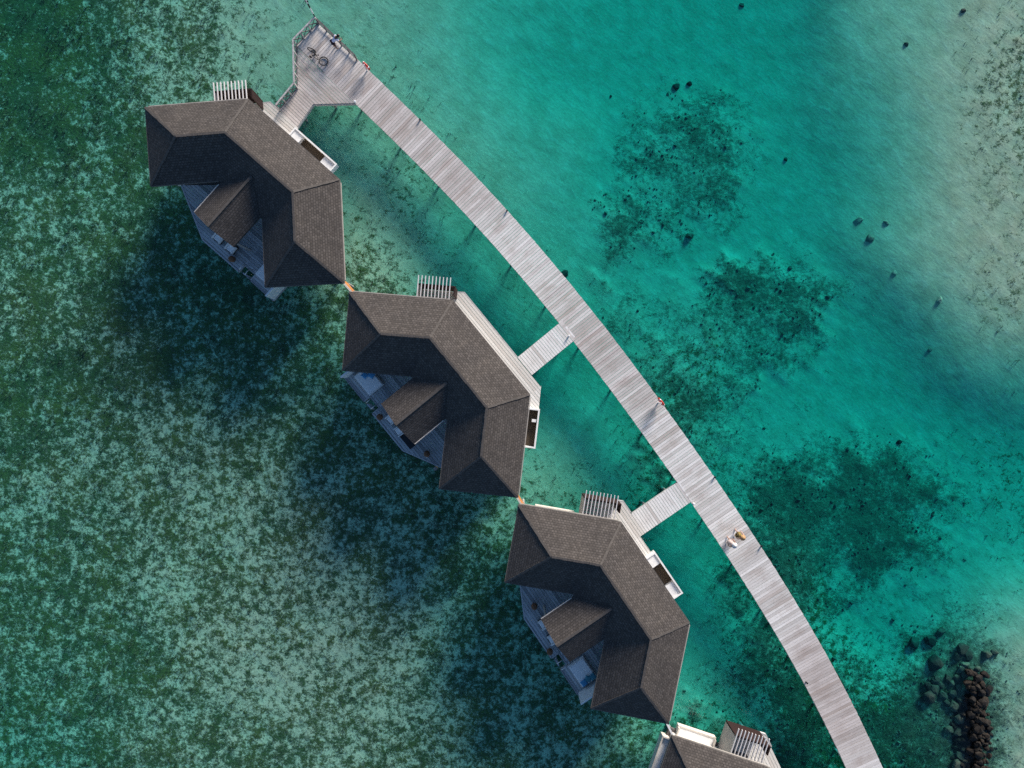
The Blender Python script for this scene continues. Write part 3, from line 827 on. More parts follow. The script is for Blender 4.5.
V1 = (-17.956, 12.685, -.7231); V2 = (-5.258, -.714, -.8851); V3 = (5.484, -15.462, -.9716); V4 = (14.613, -31.67, -1.124)
villa(*V1, 'brown shingled villa at the boardwalk end, with a rail landing leading to its door', 1, 'left', (-1.66, 2.2))
villa(*V2, 'brown shingled villa with bright blue cushions on its terrace and a long pale entrance deck', -1, 'right', None, 'side')
villa(*V3, 'brown shingled villa with teal cushions on a white daybed, beside the two people walking', 1, 'left', (-.26, 3.16))
villa(*V4, 'shingled villa mostly cut off by the photo edge, showing slatted cover and white ledges', 1, 'left', (-.26, 3.16))

def loc(V, x, y, z=0.0):
    c, s = cos(V[2]), sin(V[2])
    return (V[0] + c * x - s * y, V[1] + s * x + c * y, DECK + z)

# access bridges
def bridge(V, x0, x1, y0, y1, label):
    c = loc(V, (x0 + x1) / 2, y0)
    o = empty('access_bridge', c, V[2]); tag(o, label, 'footbridge', 'bridges from the boardwalk to the villas')
    w = (x1 - x0) / 2
    mb = MB(); y = 0.0; Ly = y1 - y0
    planks(mb, [(-w, .0), (w, .0), (w, Ly), (-w, Ly)], 0.0)
    mb.a = [(a[0] / w, a[1], .3) for a in mb.a]
    mb.build('deck_planks', M_link, o, wear=True)
    for s in (-1, 1):
        MB().beam((s * (w - .03), .05, -.17), (s * (w - .03), Ly, -.17), .09, .245).build('edge_beam', M_edge, o)
    for yy in (Ly * .3, Ly * .75):
        for s in (-1, 1):
            MB().lathe([(.10, -DECK - 2), (.10, -.06)], (s * (w - .25), yy, 0), 10).build('pile', M_pile, o)
bridge(V2, 1.56, 3.18, 6.03, 10.15, 'short plank bridge joining the boardwalk to the villa with the long white entrance deck')
bridge(V3, -3.38, -1.70, 6.0, 10.1, 'short plank bridge joining the boardwalk just above the two people walking')

# privacy screens between neighbouring villas
def screen(Va, Vb, mat, label, h=2.35):
    p, q = loc(Va, 8.15, 0.0), loc(Vb, -8.2, 0.05)
    L = hypot(q[0] - p[0], q[1] - p[1])
    o = empty('privacy_screen', p, atan2(q[1] - p[1], q[0] - p[0])); tag(o, label, 'screen')
    k = max(3, int(L / .16)); b = MB()
    for i in range(k): b.box(((i + .5) * L / k, 0, h / 2 - .1), (L / k - .01, .06, h - .1))
    b.build('boards', mat, o)
    MB().box((L / 2, 0, h - .10), (L, .12, .05)).build('top_rail', M_cream if mat is M_orange else M_white, o)
    for x in (.15, L - .15):
        MB().lathe([(.09, -DECK - 2), (.09, -.12)], (x, 0, 0), 8).build('pile', M_pile, o)
screen(V1, V2, M_orange, 'narrow orange timber screen bridging the gap below the topmost villa')
screen(V2, V3, M_orange, 'narrow orange timber screen in the gap between the two middle villas')
screen(V3, V4, M_greyclad, 'narrow pale timber screen meeting the villa cut off by the edge')

# ------------------------------------------------------------------ terrace furniture
def armchair():
    o = empty('armchair')
    MB().box((0, 0, .19), (.66, .62, .22)).build('base', M_wicker, o, bevel=.02)
    MB().box((0, .02, .37), (.56, .54, .14)).build('seat_cushion', M_cushion, o, bevel=.05)
    MB().box((0, .30, .50), (.66, .10, .42)).build('backrest', M_wicker, o, bevel=.03)
    for s in (-1, 1):
        MB().box((s * .30, 0, .42), (.08, .60, .28)).build('armrest', M_cushion, o, bevel=.025)
        for t in (-1, 1): MB().box((s * .29, t * .27, .04), (.05, .05, .08)).build('leg', M_black, o)
    MB().box((0, .235, .56), (.52, .09, .30)).build('back_cushion', M_cushion, o, bevel=.035)
    return o
chair0 = armchair(); first = True
CH = [(V1, -.61, -3.63, 'pale cushioned armchair nearer the shaded terrace corner of the topmost villa'),
      (V1, .54, -3.60, 'pale cushioned armchair nearest the single brown stool on the topmost villa terrace'),
      (V2, -.73, -3.68, 'pale cushioned armchair beside the water ladder on the blue cushion villa terrace'),
      (V2, .29, -3.76, 'pale cushioned armchair touching the long black bench'),
      (V3, -.55, -3.57, 'pale armchair half under the porch, farther from the teal cushion daybed'),
      (V3, .71, -3.64, 'pale armchair half under the porch, nearer the teal cushion daybed')]
for V, x, y, lab in CH:
    c = chair0 if first else copy_tree(chair0); first = False
    c.location = loc(V, x, y); c.rotation_euler = (0, 0, V[2] + rng.uniform(-.12, .12))
    tag(c, lab, 'armchair', 'armchairs under the villa porches')

def daybed(V, m, label):
    c = loc(V, m * 3.87, -3.2); o = empty('daybed', c, V[2]); tag(o, label, 'daybed', 'daybeds on the villa terraces')
    MB().box((0, 0, .15), (1.80, 1.28, .20)).build('frame', M_white, o, bevel=.015)
    MB().box((0, 0, .33), (1.70, 1.20, .17)).build('mattress', M_bedwhite, o, bevel=.04)
    for s in (-1, 1):
        for t in (-1, 1): MB().box((s * .82, t * .56, .03), (.07, .07, .06)).build('leg', M_steel, o)
daybed(V1, 1, 'white daybed of which only a corner shows from under the topmost roof')
daybed(V2, -1, 'white daybed with bright blue cushions tucked under the eave')
daybed(V3, 1, 'white daybed fully in view with teal cushions at one end')
def cushion(V, x, y, rz, mat, label, s=.46, tilt=.0):
    l_ = loc(V, x, y, .49)
    b = MB(); n = 10; vs = []; fs = []
    for sgn in (1, -1):
        base = len(vs)
        for j in range(n + 1):
            for i in range(n + 1):
                u, v = i / n * 2 - 1, j / n * 2 - 1
                h = .075 * (max(0, (1 - u ** 4)) * max(0, (1 - v ** 4))) ** .5
                pinch = 1 - .08 * (1 - abs(u * v))
                vs.append((u * s / 2 * pinch, v * s / 2 * pinch, sgn * h))
        for j in range(n):
            for i in range(n):
                a = base + j * (n + 1) + i; fs.append((a, a + 1, a + n + 2, a + n + 1))
    o = b.add(vs, fs).build('cushion', mat, None, smooth=True)
    bm = bmesh.new(); bm.from_mesh(o.data); bmesh.ops.remove_doubles(bm, verts=bm.verts, dist=1e-4); bmesh.ops.recalc_face_normals(bm, faces=bm.faces); bm.to_mesh(o.data); bm.free()
    o.location = l_; o.rotation_euler = (tilt, tilt * .5, V[2] + rz)
    tag(o, label, 'cushion')
cushion(V3, 4.48, -3.52, .05, M_blue, 'lighter blue cushion at the water side corner of the teal cushion daybed')
cushion(V3, 4.40, -3.12, .7, M_teal, 'dark teal cushion turned askew between two others on the daybed', tilt=.1)
cushion(V3, 4.46, -2.76, .1, M_teal, 'teal cushion at the house side of the daybed end')
cushion(V2, -4.05, -2.75, .4, M_blue, 'bright blue cushion nearest the eave on the half hidden daybed', s=.5)
cushion(V2, -4.30, -3.15, .2, M_blue, 'bright blue cushion farther from the eave on the half hidden daybed', s=.42)

def stool(V, x, y, lab):
    o = empty('stool', loc(V, x, y), rng.uniform(0, 3)); tag(o, lab, 'stool', 'round brown stools on the terraces')
    MB().lathe([(.17, .05), (.21, .12), (.225, .24), (.20, .38), (.19, .40)], (0, 0, 0), 18).build('body', M_stool, o, smooth=True)
    MB().lathe([(.19, .40), (.20, .43), (.17, .46), (.05, .47)], (0, 0, 0), 18).build('seat', M_stool, o, smooth=True)
    for k in range(3): MB().box((.13 * cos(k * 2.1), .13 * sin(k * 2.1), .025), (.04, .04, .05)).build('foot', M_black, o)
stool(V1, 1.06, -4.14, 'round brown wicker stool, the only one on the topmost villa terrace')
stool(V2, -1.36, -4.24, 'round brown wicker stool by the water ladder of the blue cushion villa')
stool(V2, 2.79, -3.31, 'round brown wicker stool alone at the plain end of the blue cushion villa terrace')
stool(V3, -1.91, -3.42, 'round brown wicker stool alone at the bare terrace end opposite the teal cushions')
stool(V3, 1.37, -4.32, 'round brown wicker stool by the water ladder of the teal cushion villa')

o = empty('bench', loc(V2, 1.14, -3.75), V2[2]); tag(o, 'long black bench standing beside an armchair under the porch edge', 'bench')
MB().box((0, 0, .38), (1.32, .50, .08)).build('seat', M_black, o, bevel=.015)
MB().box((0, .24, .58), (1.32, .05, .34)).build('backrest', M_black, o, bevel=.01)
for s in (-1, 1):
    for t in (-1, 1): MB().box((s * .60, t * .2, .17), (.06, .06, .34)).build('leg', M_black, o)

def ladder(V, m, lab):
    o = empty('water_ladder', loc(V, m * 2.42, -4.0), V[2]); tag(o, lab, 'ladder', 'steel ladders from the terraces into the water')
    for s in (-1, 1):
        pts = [(s * .27, .28, 0), (s * .27, .28, .55), (s * .27, .16, .80), (s * .27, -.05, .86), (s * .27, -.28, .76), (s * .27, -.36, .45), (s * .27, -.42, -.6), (s * .27, -.5, -1.8)]
        MB().tube(pts, .026, 8).build('handrail', M_steel, o, smooth=True)
    for k in range(6): MB().box((0, -.41 - .014 * k, -.15 - .28 * k), (.54, .10, .035)).build('step', M_steel, o)
ladder(V1, 1, 'steel water ladder in the deck notch of the topmost villa')
ladder(V2, -1, 'steel water ladder in the deck notch of the blue cushion villa')
ladder(V3, 1, 'steel water ladder in the deck notch beside the teal cushion daybed')

# ------------------------------------------------------------------ lifebuoys, lights, small posts
def lifebuoy(px, py, lab, rz):
    x, y = at(px, py)
    o = empty('lifebuoy_stand', (x, y, DECK), rz); tag(o, lab, 'lifebuoy', 'red lifebuoys along the boardwalk edge')
    MB().box((0, 0, .5), (.07, .07, 1.0)).build('post', M_white, o)
    pts = [(.30 * cos(a), .0, .62 + .30 * sin(a)) for a in [2 * pi * k / 28 for k in range(28)]]
    ring = MB().tube([(p[0], .095, p[2]) for p in pts], .065, 10, closed=True).build('ring', M_red, o, smooth=True)
    for k in range(4):
        a0_ = k * pi / 2 + .5
        MB().tube([(.30 * cos(a), .095, .62 + .30 * sin(a)) for a in [a0_ + .06 * j for j in range(5)]], .069, 10).build('white_band', M_white, ring, smooth=True)
    MB().box((0, .06, .94), (.12, .14, .05)).build('bracket', M_red, o)
lifebuoy(367.0, 70.8, 'bright red lifebuoy hung at the boardwalk edge near the bicycle', rad(-44) )
lifebuoy(658.2, 402.5, 'thin red lifebuoy on the boardwalk edge between the two bridges', rad(-53))

def bollard(px, py, col, lab, h=.26, r=.06):
    x, y = at(px, py); o = empty('path_light', (x, y, DECK)); tag(o, lab, 'path light')
    MB().lathe([(r, 0), (r, h * .7)], (0, 0, 0), 12).build('body', M_black if col == 'd' else M_white, o)
    MB().lathe([(r * 1.3, h * .7), (r * 1.3, h * .95), (r * .6, h)], (0, 0, 0), 12).build('cap', M_black if col == 'd' else M_white, o)
bollard(355.5, 102.5, 'w', 'small white path light at the inner corner where the landing meets the boardwalk')
bollard(693.2, 503.4, 'w', 'small white path light at the corner of the bridge above the two people')
bollard(420.2, 120, 'd', 'small dark path light on the seaward edge opposite the topmost villa', .18, .05)
bollard(507, 211, 'd', 'small dark path light on the seaward edge between the topmost villa and first bridge', .18, .05)
bollard(568.8, 336, 'w', 'small white path light where the longer bridge joins the boardwalk', .25, .05)
bollard(714.5, 477, 'd', 'small dark path light on the seaward edge near the second bridge', .18, .05)
bollard(761, 546, 'd', 'small dark path light on the seaward edge beside the two people', .18, .05)
bollard(806, 682, 'd', 'small dark path light on the landward edge below the two people', .25, .05)

# ------------------------------------------------------------------ bicycle
def bicycle():
    x, y = at(318, 57)
    o = empty('bicycle', (x, y, DECK), rad(-37)); tag(o, 'black bicycle lying on its side on the boardwalk end', 'bicycle')
    R = .31
    # lying with the frame tipped over; front wheel folded flat on the boards
    T = Matrix.Rotation(rad(62), 4, 'X')
    fr = lambda p: tuple(T @ Vector(p))
    lift = .05
    def wheel(c, M, nm):
        pts = [c + M @ Vector((R * cos(a), 0, R * sin(a))) for a in [2 * pi * k / 32 for k in range(32)]]
        w = MB().tube(pts, .036, 8, closed=True).build(nm, M_tyre, o, smooth=True)
        sp = MB()
        for k in range(9):
            a = 2 * pi * k / 9
            sp.beam(c, c + M @ Vector((R * cos(a), 0, R * sin(a))), .006, .006)
        sp.build('spokes', M_black, w)
        MB().tube([c + M @ Vector((R * .93 * cos(a), 0, R * .93 * sin(a))) for a in [2 * pi * k / 32 for k in range(32)]], .014, 6, closed=True).build('rim', M_black, w)
        MB().tube([c - M @ Vector((0, .04, 0)), c + M @ Vector((0, .04, 0))], .025, 8).build('hub', M_steel, w)
    rc = Vector((-.50, .06, R * cos(rad(32)) + .03)); fc = Vector((.54, -.02, .09))
    wheel(rc, Matrix.Rotation(rad(32), 3, 'X'), 'rear_wheel')
    wheel(fc, Matrix.Rotation(rad(84), 3, 'X'), 'front_wheel')
    bb = Vector((-.10, .02, .13)); st = Vector((-.22, -.24, .33)); hd = Vector((.32, -.22, .30))
    b = MB()
    for p, q in ((bb, rc), (bb, st), (st, hd), (bb, hd), (st, rc)): b.tube([p, q], .026, 8)
    b.build('frame', M_black, o)
    MB().tube([hd, hd.lerp(fc, .5) + Vector((.02, -.03, .0)), fc], .018, 8).build('fork', M_black, o)
    stem = hd + Vector((-.02, -.12, .05))
    MB().tube([hd, stem], .016, 8).build('stem', M_steel, o)
    MB().tube([stem + Vector((-.10, -.03, .26)), stem + Vector((-.02, .0, .14)), stem, stem + Vector((.06, .0, -.12)), stem + Vector((.02, -.05, -.22))], .014, 8).build('handlebar', M_steel, o)
    MB().lathe([(.02, 0), (.09, .02), (.08, .05), (.02, .06)], tuple(st + Vector((-.02, -.14, 0))), 12, 1.4, .8).build('saddle', M_black, o, smooth=True)
    MB().tube([bb + Vector((0, 0, -.06)), bb + Vector((.1, .05, .08))], .014, 6).build('crank', M_steel, o)
    for s in (-1, 1): MB().box((bb.x + s * .12, bb.y + .05 * s, bb.z + .02 + s * .04), (.10, .07, .025)).build('pedal', M_black, o)
bicycle()

# ------------------------------------------------------------------ people
def skin_body(name, J, edges, mat, parent, root=0, sub=1):
    me = bpy.data.meshes.new(name)
    me.from_pydata([tuple(j[0]) for j in J], edges, [])
    o = bpy.data.objects.new(name, me); C.objects.link(o)
    md = o.modifiers.new('Skin', 'SKIN')
    sd = me.skin_vertices[0].data if me.skin_vertices else None
    if sd is None:
        bm = bmesh.new(); bm.from_mesh(me); bm.verts.layers.skin.verify(); bm.to_mesh(me); bm.free(); sd = me.skin_vertices[0].data
    for i, j in enumerate(J):
        r = j[1]; sd[i].radius = r if isinstance(r, tuple) else (r, r); sd[i].use_root = (i == root)
    md.use_smooth_shade = True
    ss = o.modifiers.new('Sub', 'SUBSURF'); ss.levels = ss.render_levels = sub
    dg = bpy.context.evaluated_depsgraph_get(); dg.update()
    nm = bpy.data.meshes.new_from_object(o.evaluated_get(dg))
    o.modifiers.clear(); o.data = nm; nm.name = name
    nm.materials.clear(); nm.materials.append(mat)
    nm.polygons.foreach_set('use_smooth', [True] * len(nm.polygons))
    o.parent = parent
    return o

def person(px, py, rz, label, lean=0.0, stride=.18, arm='walk', skin=M_skin, top=None, bottom=None, dress=None, hat=None, hair=True, h=1.68, z=DECK):
    x, y = at(px, py, z)
    root = empty('person', (x, y, z), rz)
    tag(root, label, 'person')
    k = h / 1.70
    # facing +y ; lean bends the torso forward from the hips
    hipz = .92
    def T(p):
        vx, vy, vz = p
        if vz > hipz and lean:
            dz = vz - hipz; vy, vz = vy * cos(lean) + dz * sin(lean), hipz + dz * cos(lean) - vy * sin(lean)
        return (vx * k, vy * k, vz * k)
    J = []; E = []
    def V(p, r, par=None, raw=False):
        J.append(((tuple(c * k for c in p) if raw else T(p)), r if isinstance(r, tuple) else r * k))
        if par is not None: E.append((par, len(J) - 1))
        return len(J) - 1
    pel = V((0, 0, .93), .125); wa = V((0, 0, 1.08), .11, pel); ch = V((0, 0, 1.28), .135, wa); up = V((0, -.01, 1.40), .10, ch)
    nk = V((0, .0, 1.48), .052, up); hl = V((0, .025, 1.545), .070, nk); hm = V((0, .012, 1.62), .088, hl); ht = V((0, 0, 1.68), .066, hm)
    V((0, .105, 1.595), .013, hl)                      # nose
    for s in (-1, 1): V((s * .088, .0, 1.60), .014, hm)  # ears
    arms = {}
    for s in (-1, 1):
        sh = V((s * .165, -.01, 1.385), .062, up)
        if arm == 'rail':
            el = V((s * .22, .42, .98), .043, sh, True); wr = V((s * .10, .56, .84), .030, el, True); pm = V((s * .07, .62, .80), .032, wr, True); fd = Vector((-.35 * s, .6, -.5))
        else:
            sw = s * stride * .7
            el = V((s * .235, -.03 + sw * .4, 1.12), .043, sh, True); wr = V((s * .25, .05 + sw, .89), .030, el, True); pm = V((s * .25, .07 + sw * 1.1, .81), .031, wr, True); fd = Vector((0, .25, -1))
        fd.normalize(); side = Vector((1, 0, 0)) if arm != 'rail' else Vector((.9, .2, 0))
        if arm != 'rail': side = Vector((0, 1, .2)).normalized()
        pb = Vector(J[pm][0]) / k
        for q, ln in ((-1.5, .065), (-.5, .08), (.5, .085), (1.5, .072)):
            b0 = pb + fd * .03 + side * q * .019
            f1 = V(tuple(b0), .0095, pm, True); f2 = V(tuple(b0 + fd * ln * .55 + Vector((0, 0, -.004))), .0085, f1, True); V(tuple(b0 + fd * ln + Vector((-.012 * s, 0, -.012))), .007, f2, True)
        t0 = V(tuple(pb - fd * .005 + side * .034), .010, pm, True); V(tuple(pb + fd * .04 + side * .052), .008, t0, True)
        arms[s] = (sh, el)
    legs = {}
    for s in (-1, 1):
        st = s * stride
        hp = V((s * .09, 0, .85), .085, pel, True); kn = V((s * .10, .04 + st * .6, .48), .056, hp, True); an = V((s * .10, -.01 + st, .085 + (.05 if st < 0 else 0)), .038, kn, True)
        V((s * .115, .13 + st, .035), .034, an, True)
        legs[s] = (hp, kn, an)
    skin_body('body', J, E, skin, root, pel, 1)
    P = lambda i: Vector(J[i][0])
    if top:
        JJ = [(J[pel][0], .135 * k), (J[wa][0], .135 * k), (J[ch][0], .158 * k), (J[up][0], .118 * k)]; EE = [(0, 1), (1, 2), (2, 3)]
        for s in (-1, 1):
            sh, el = arms[s]; b = len(JJ)
            JJ += [(J[sh][0], .078 * k), (tuple(P(sh).lerp(P(el), .75)), .062 * k)]; EE += [(3, b), (b, b + 1)]
        skin_body('shirt', JJ, EE, top, root, 0, 1)
    if bottom:
        JJ = [(J[pel][0], .142 * k)]; EE = []
        for s in (-1, 1):
            hp, kn, an = legs[s]; b = len(JJ)
            JJ += [(J[hp][0], .100 * k), (tuple(P(hp).lerp(P(kn), .85)), .082 * k)]; EE += [(0, b), (b, b + 1)]
        skin_body('shorts', JJ, EE, bottom, root, 0, 1)
    if dress:
        n = 20; prof = [(.235, .62), (.22, .70), (.19, .82), (.165, .95), (.135, 1.08), (.155, 1.25), (.15, 1.36), (.075, 1.43)]
        d = MB().lathe([(r * k, z_ * k) for r, z_ in prof], (0, .01, 0), n, 1.05, .92).build('dress', dress, root, smooth=True)
    hc = P(hm)
    if hair:
        b = MB(); b.lathe([(.012, -.115), (.075, -.10), (.100, -.03), (.101, .02), (.086, .065), (.05, .098), (.01, .108)], (hc.x, hc.y - .016 * k, hc.z), 14)
        hr = b.build('hair', M_hair, root, smooth=True)
        if lean: hr.rotation_euler = (0, 0, 0)
    for s in (-1, 1):
        MB().lathe([(.002, -.010), (.010, -.005), (.012, 0), (.010, .006), (.002, .010)], tuple(Vector(T((s * .032, .086, 1.625)))), 8).build('eye', M_eye, root, smooth=True)
    MB().box(tuple(Vector(T((0, .088, 1.548)))), (.045, .012, .010)).build('mouth', M_dress, root)
    if hat:
        MB().lathe([(.195, -.004), (.20, .006), (.12, .018), (.108, .06), (.098, .115), (.06, .145), (.01, .150)], (hc.x, hc.y, hc.z + .025), 22).build('hat', hat, root, smooth=True)
    return root
person(335.8, 48.2, rad(-62), 'black haired person in a pale shirt leaning on the seaward railing', lean=.95, stride=.05, arm='rail', skin=M_skin3, top=M_shirt, bottom=M_trous)
person(727.5, 540.5, rad(28), 'walking person in a pale pink dress and white sun hat, nearer the lagoon side', skin=M_skin, dress=M_dress, hat=M_hat, h=1.66)
person(735.5, 533.0, rad(30), 'walking person in a black and yellow print dress and tan straw hat', skin=M_skin2, dress=M_print, hat=M_straw, h=1.68)

# ------------------------------------------------------------------ rocks
def rock_mesh(seed, sub=3, rough=.32):
    r = random.Random(seed); bm = bmesh.new()
    bmesh.ops.create_icosphere(bm, subdivisions=sub, radius=1.0)
    off = Vector((r.uniform(-50, 50), r.uniform(-50, 50), r.uniform(-50, 50)))
    cuts = [(Vector((r.gauss(0, 1), r.gauss(0, 1), r.gauss(0, 1))).normalized(), r.uniform(.55, .85)) for _ in range(11)]
    for v in bm.verts:
        d = v.co.normalized()
        k = 1 + rough * mnoise.noise(d * 1.3 + off) + .12 * mnoise.noise(d * 3.1 + off)
        p = d * k
        for n_, c in cuts:
            e = p.dot(n_) - c
            if e > 0: p -= n_ * e * .85
        v.co = p
    me = bpy.data.meshes.new('rock'); bm.to_mesh(me); bm.free()
    return me
RM = [rock_mesh(s) for s in range(8)]
RV = {}
def rock(px, py, size, z, mat, label, group=None, flat=.7, seed=None, asp=None, rz=None, bed=.05):
    r = random.Random(seed if seed is not None else rng.random())
    key = (r.randrange(8), mat.name)
    if key not in RV:
        me = RM[key[0]].copy(); me.materials.append(mat); RV[key] = me
    x, y = at(px, py, z)
    if mat is not M_rockdry:      # sunken boulders sit half bedded in the sand
        dp = bed_fields(np.array([[x]]), np.array([[y]]))[0][0, 0]
        z = -float(dp) + size * flat * bed
    o = bpy.data.objects.new('rock', RV[key]); C.objects.link(o)
    o.location = (x, y, z); a = asp or r.uniform(.7, 1.0)
    if mat is M_rockpale: size *= .85; flat *= .7
    o.scale = (size, size * a, size * flat)
    o.rotation_euler = (r.uniform(-.25, .25), r.uniform(-.25, .25), r.uniform(0, 6.28) if rz is None else rz)
    tag(o, label, 'rock', group)
    return o
# single boulders on the sandy bed
rock(857, 220.5, .46, -0.88, M_rockpale, 'sunken boulder of the pair on pale sand, nearest the first villa side', asp=.6, rz=.5)
rock(868.5, 238.5, .42, -0.82, M_rockpale, 'round pale sunken boulder with a dark rim, just below the pair on the sand edge', asp=.95)
rock(886, 223, .32, -0.62, M_rockpale, 'small sunken boulder lying in the sand edge beside the pale round one', asp=.6)
rock(937.5, 300, .36, -0.64, M_rockpale, 'angular sunken boulder alone where teal water meets the pale sand')
rock(928, 350, .30, -1.07, M_rockpale, 'small dark sunken boulder in teal water below the angular one', asp=.7)
rock(893, 273, .26, -0.77, M_rockpale, 'faint small sunken boulder on the slope of pale sand')
rock(690, 235.5, .34, -1.0, M_rockdark, 'isolated black coral head on bare sand below the speckled patch', flat=.8)
rock(677, 85.5, .30, -1.15, M_rockdark, 'dark coral head at the upper edge of the speckled patch, darker of two', flat=.8)
rock(690, 83, .27, -1.2, M_rockdark, 'paler coral head beside the darker one at the upper edge of the speckled patch')
rock(611.5, 94.5, .13, -1.0, M_rockdark, 'tiny black stone alone on bare teal sand right of the boardwalk')
rock(787, 158, .2, -1.1, M_rockdark, 'small dark stone alone in open teal water right of the speckled patch')
rock(565, 273, .33, -.75, M_rockdark, 'dark stone touching the seaward edge of the boardwalk above the first bridge')
rock(900, 442, .24, -1.2, M_rockdark, 'small black stone above the large dark coral bed')
rock(963, 11, .24, -.2, M_rockdark, 'small dark stone on the pale shallows at the upper edge')
rock(906, 44.5, .22, -.35, M_rockdark, 'small dark stone on the pale shallows, lower of the two by the upper edge')
rock(743, 3, .2, -1.2, M_rockdark, 'small dark stone cut by the upper photo edge in teal water')
rock(938, 630, .50, -1.2, M_rocksunk, 'crescent shadowed sunken boulder farthest up from the breakwater', asp=.6, rz=1.2)
rock(914, 642, .55, -1.2, M_rocksunk, 'round sunken boulder at the upper corner of the breakwater group', asp=.9)
rock(929, 640, .52, -1.15, M_rockdark, 'dark sunken boulder touching the round one above the breakwater')
rock(986, 653.5, .42, -.35, M_rocksunk, 'pale round boulder in the shallows right of the breakwater head', asp=.9)
rock(995, 652, .34, -.28, M_rockdark, 'dark pointed boulder beside the pale round one in the shallows')
g = 'pale boulders sunk along the breakwater'
for zx, zy, s in [(275, 215, .95), (235, 390, .85), (265, 345, .7), (280, 300, .6), (310, 380, .5), (300, 330, .5), (330, 420, .45), (240, 330, .55), (430, 150, .8), (400, 185, .6), (455, 180, .55), (440, 230, .5), (440, 278, .52), (365, 322, .42), (400, 347, .42), (410, 400, .45),
                  (378, 440, .62), (400, 507, .66), (398, 298, .42), (410, 250, .45), (375, 375, .45), (430, 665, .5), (440, 720, .65), (395, 570, .6), (470, 250, .4), (500, 250, .45), (420, 700, .6), (390, 745, .7), (345, 560, .5), (350, 300, .5)]:
    px, py = 880 + zx / 5.19, 620 + zy / 5.19
    dep = .75 if zx < 340 else (.5 if zx < 420 else .38)
    rock(px, py, s * .74, -dep - s * .05, M_rockdark if (zx < 340 or zy < 200) else M_rocksunk, 'rounded algae coated boulder sunk under water beside the breakwater', g, .55, bed=.42)
g = 'brown rocks heaped in the breakwater'
rr = random.Random(5); placed = []; tries = 0
while len(placed) < 190 and tries < 12000:
    tries += 1
    zy = rr.uniform(270, 960); cx_ = 505 + (zy - 500) * .06; wd = 46 + 20 * mnoise.noise(Vector((zy * .012, 1.7, 0)))
    zx = rr.gauss(cx_, wd)
    if abs(zx - cx_) > 120 or (zy < 330 and zx < 460): continue
    s = rr.choice((.14, .18, .2, .24, .28, .36)) * rr.uniform(.85, 1.15)
    if any(hypot(zx - a, zy - b) < (s + c) * 7.4 for a, b, c in placed): continue
    placed.append((zx, zy, s))
    px, py = 880 + zx / 5.19, 620 + zy / 5.19
    hgt = .34 * max(-1.2, 1 - ((zx - cx_) / 58) ** 2) - .10
    rock(px, py, s, hgt * (.5 if zy < 340 else 1) - .05, M_rockdry, 'wet brown rock heaped above water in the dark breakwater ridge', g, rr.uniform(.6, .9))
# loose rubble core under the visible rocks, so that no sand shows through the heap
bm = bmesh.new(); bmesh.ops.create_grid(bm, x_segments=60, y_segments=120, size=1.0)
x0_, y0_ = at(974, 745, 0)
for v in bm.verts:
    u_, w_ = v.co.x * 4.2, v.co.y * 7.0
    X_, Y_ = x0_ + u_ - w_ * .03, y0_ + w_
    nz = mnoise.noise(Vector((X_ * .5, Y_ * .5, 2.0)))
    side = abs(u_ - .25) / (1.15 + .7 * nz) if u_ > .25 else abs(u_ - .25) / (3.0 + 1.6 * nz)
    q_ = exp(-side ** 2 * .9) * max(0, 1 - max(0, (w_ - 2.6) / 2.6 + .8 * nz * .5) ** 2)
    lump = mnoise.noise(Vector((X_ * 2.4, Y_ * 2.4, 0))) * .28 + mnoise.noise(Vector((X_ * 5, Y_ * 5, 3))) * .14
    v.co = (X_, Y_, -1.75 + (1.75 if u_ > -.9 else 1.75 - .3 * min(1, (-.9 - u_))) * q_ + lump * min(1, q_ * 2))
me = bpy.data.meshes.new('breakwater_core'); bm.to_mesh(me); bm.free(); me.materials.append(M_core)
o = bpy.data.objects.new('breakwater_core', me); C.objects.link(o)
tag(o, 'dark stony core of the breakwater between its larger rocks', None, None, 'stuff')

# ------------------------------------------------------------------ coral rubble (uncountable)
def rubble():
    r = np.random.default_rng(3)
    n = 60000
    X = r.uniform(-40, 40, n); Y = r.uniform(-32, 32, n)
    dep, gr, co = bed_fields(X, Y)
    clump = np.array([mnoise.noise(Vector((x * .8, y * .8, 7.7))) for x, y in zip(X, Y)])
    keep = r.uniform(0, 1, n) < np.clip(co - .12, 0, 1) * np.clip(.5 + 1.6 * clump, 0, 1) * .75
    X, Y, dep, co = X[keep], Y[keep], dep[keep], co[keep]
    bm = bmesh.new(); bmesh.ops.create_icosphere(bm, subdivisions=1, radius=1.0)
    base = np.array([v.co[:] for v in bm.verts]); tri = np.array([[v.index for v in f.verts] for f in bm.faces]); bm.free()
    m = len(X); k = len(base)
    sz = r.lognormal(math.log(.055), .42, m).clip(.03, .16)
    jit = 1 + r.uniform(-.35, .35, (m, k, 1))
    sc = np.stack([sz * r.uniform(.7, 1.3, m), sz * r.uniform(.7, 1.3, m), sz * r.uniform(.5, 1.1, m)], 1)[:, None, :]
    V = base[None] * jit * sc + np.stack([X, Y, -dep + sz * .05], 1)[:, None, :]
    F = tri[None] + (np.arange(m) * k)[:, None, None]
    me = bpy.data.meshes.new('coral_rubble'); me.from_pydata(V.reshape(-1, 3).tolist(), [], F.reshape(-1, 3).tolist())
    me.materials.append(M_coral)
    o = bpy.data.objects.new('coral_rubble', me); C.objects.link(o)
    tag(o, 'dark lumps of coral rubble scattered in patches over the sandy bed', None, None, 'stuff')
    print('rubble', m)
rubble()

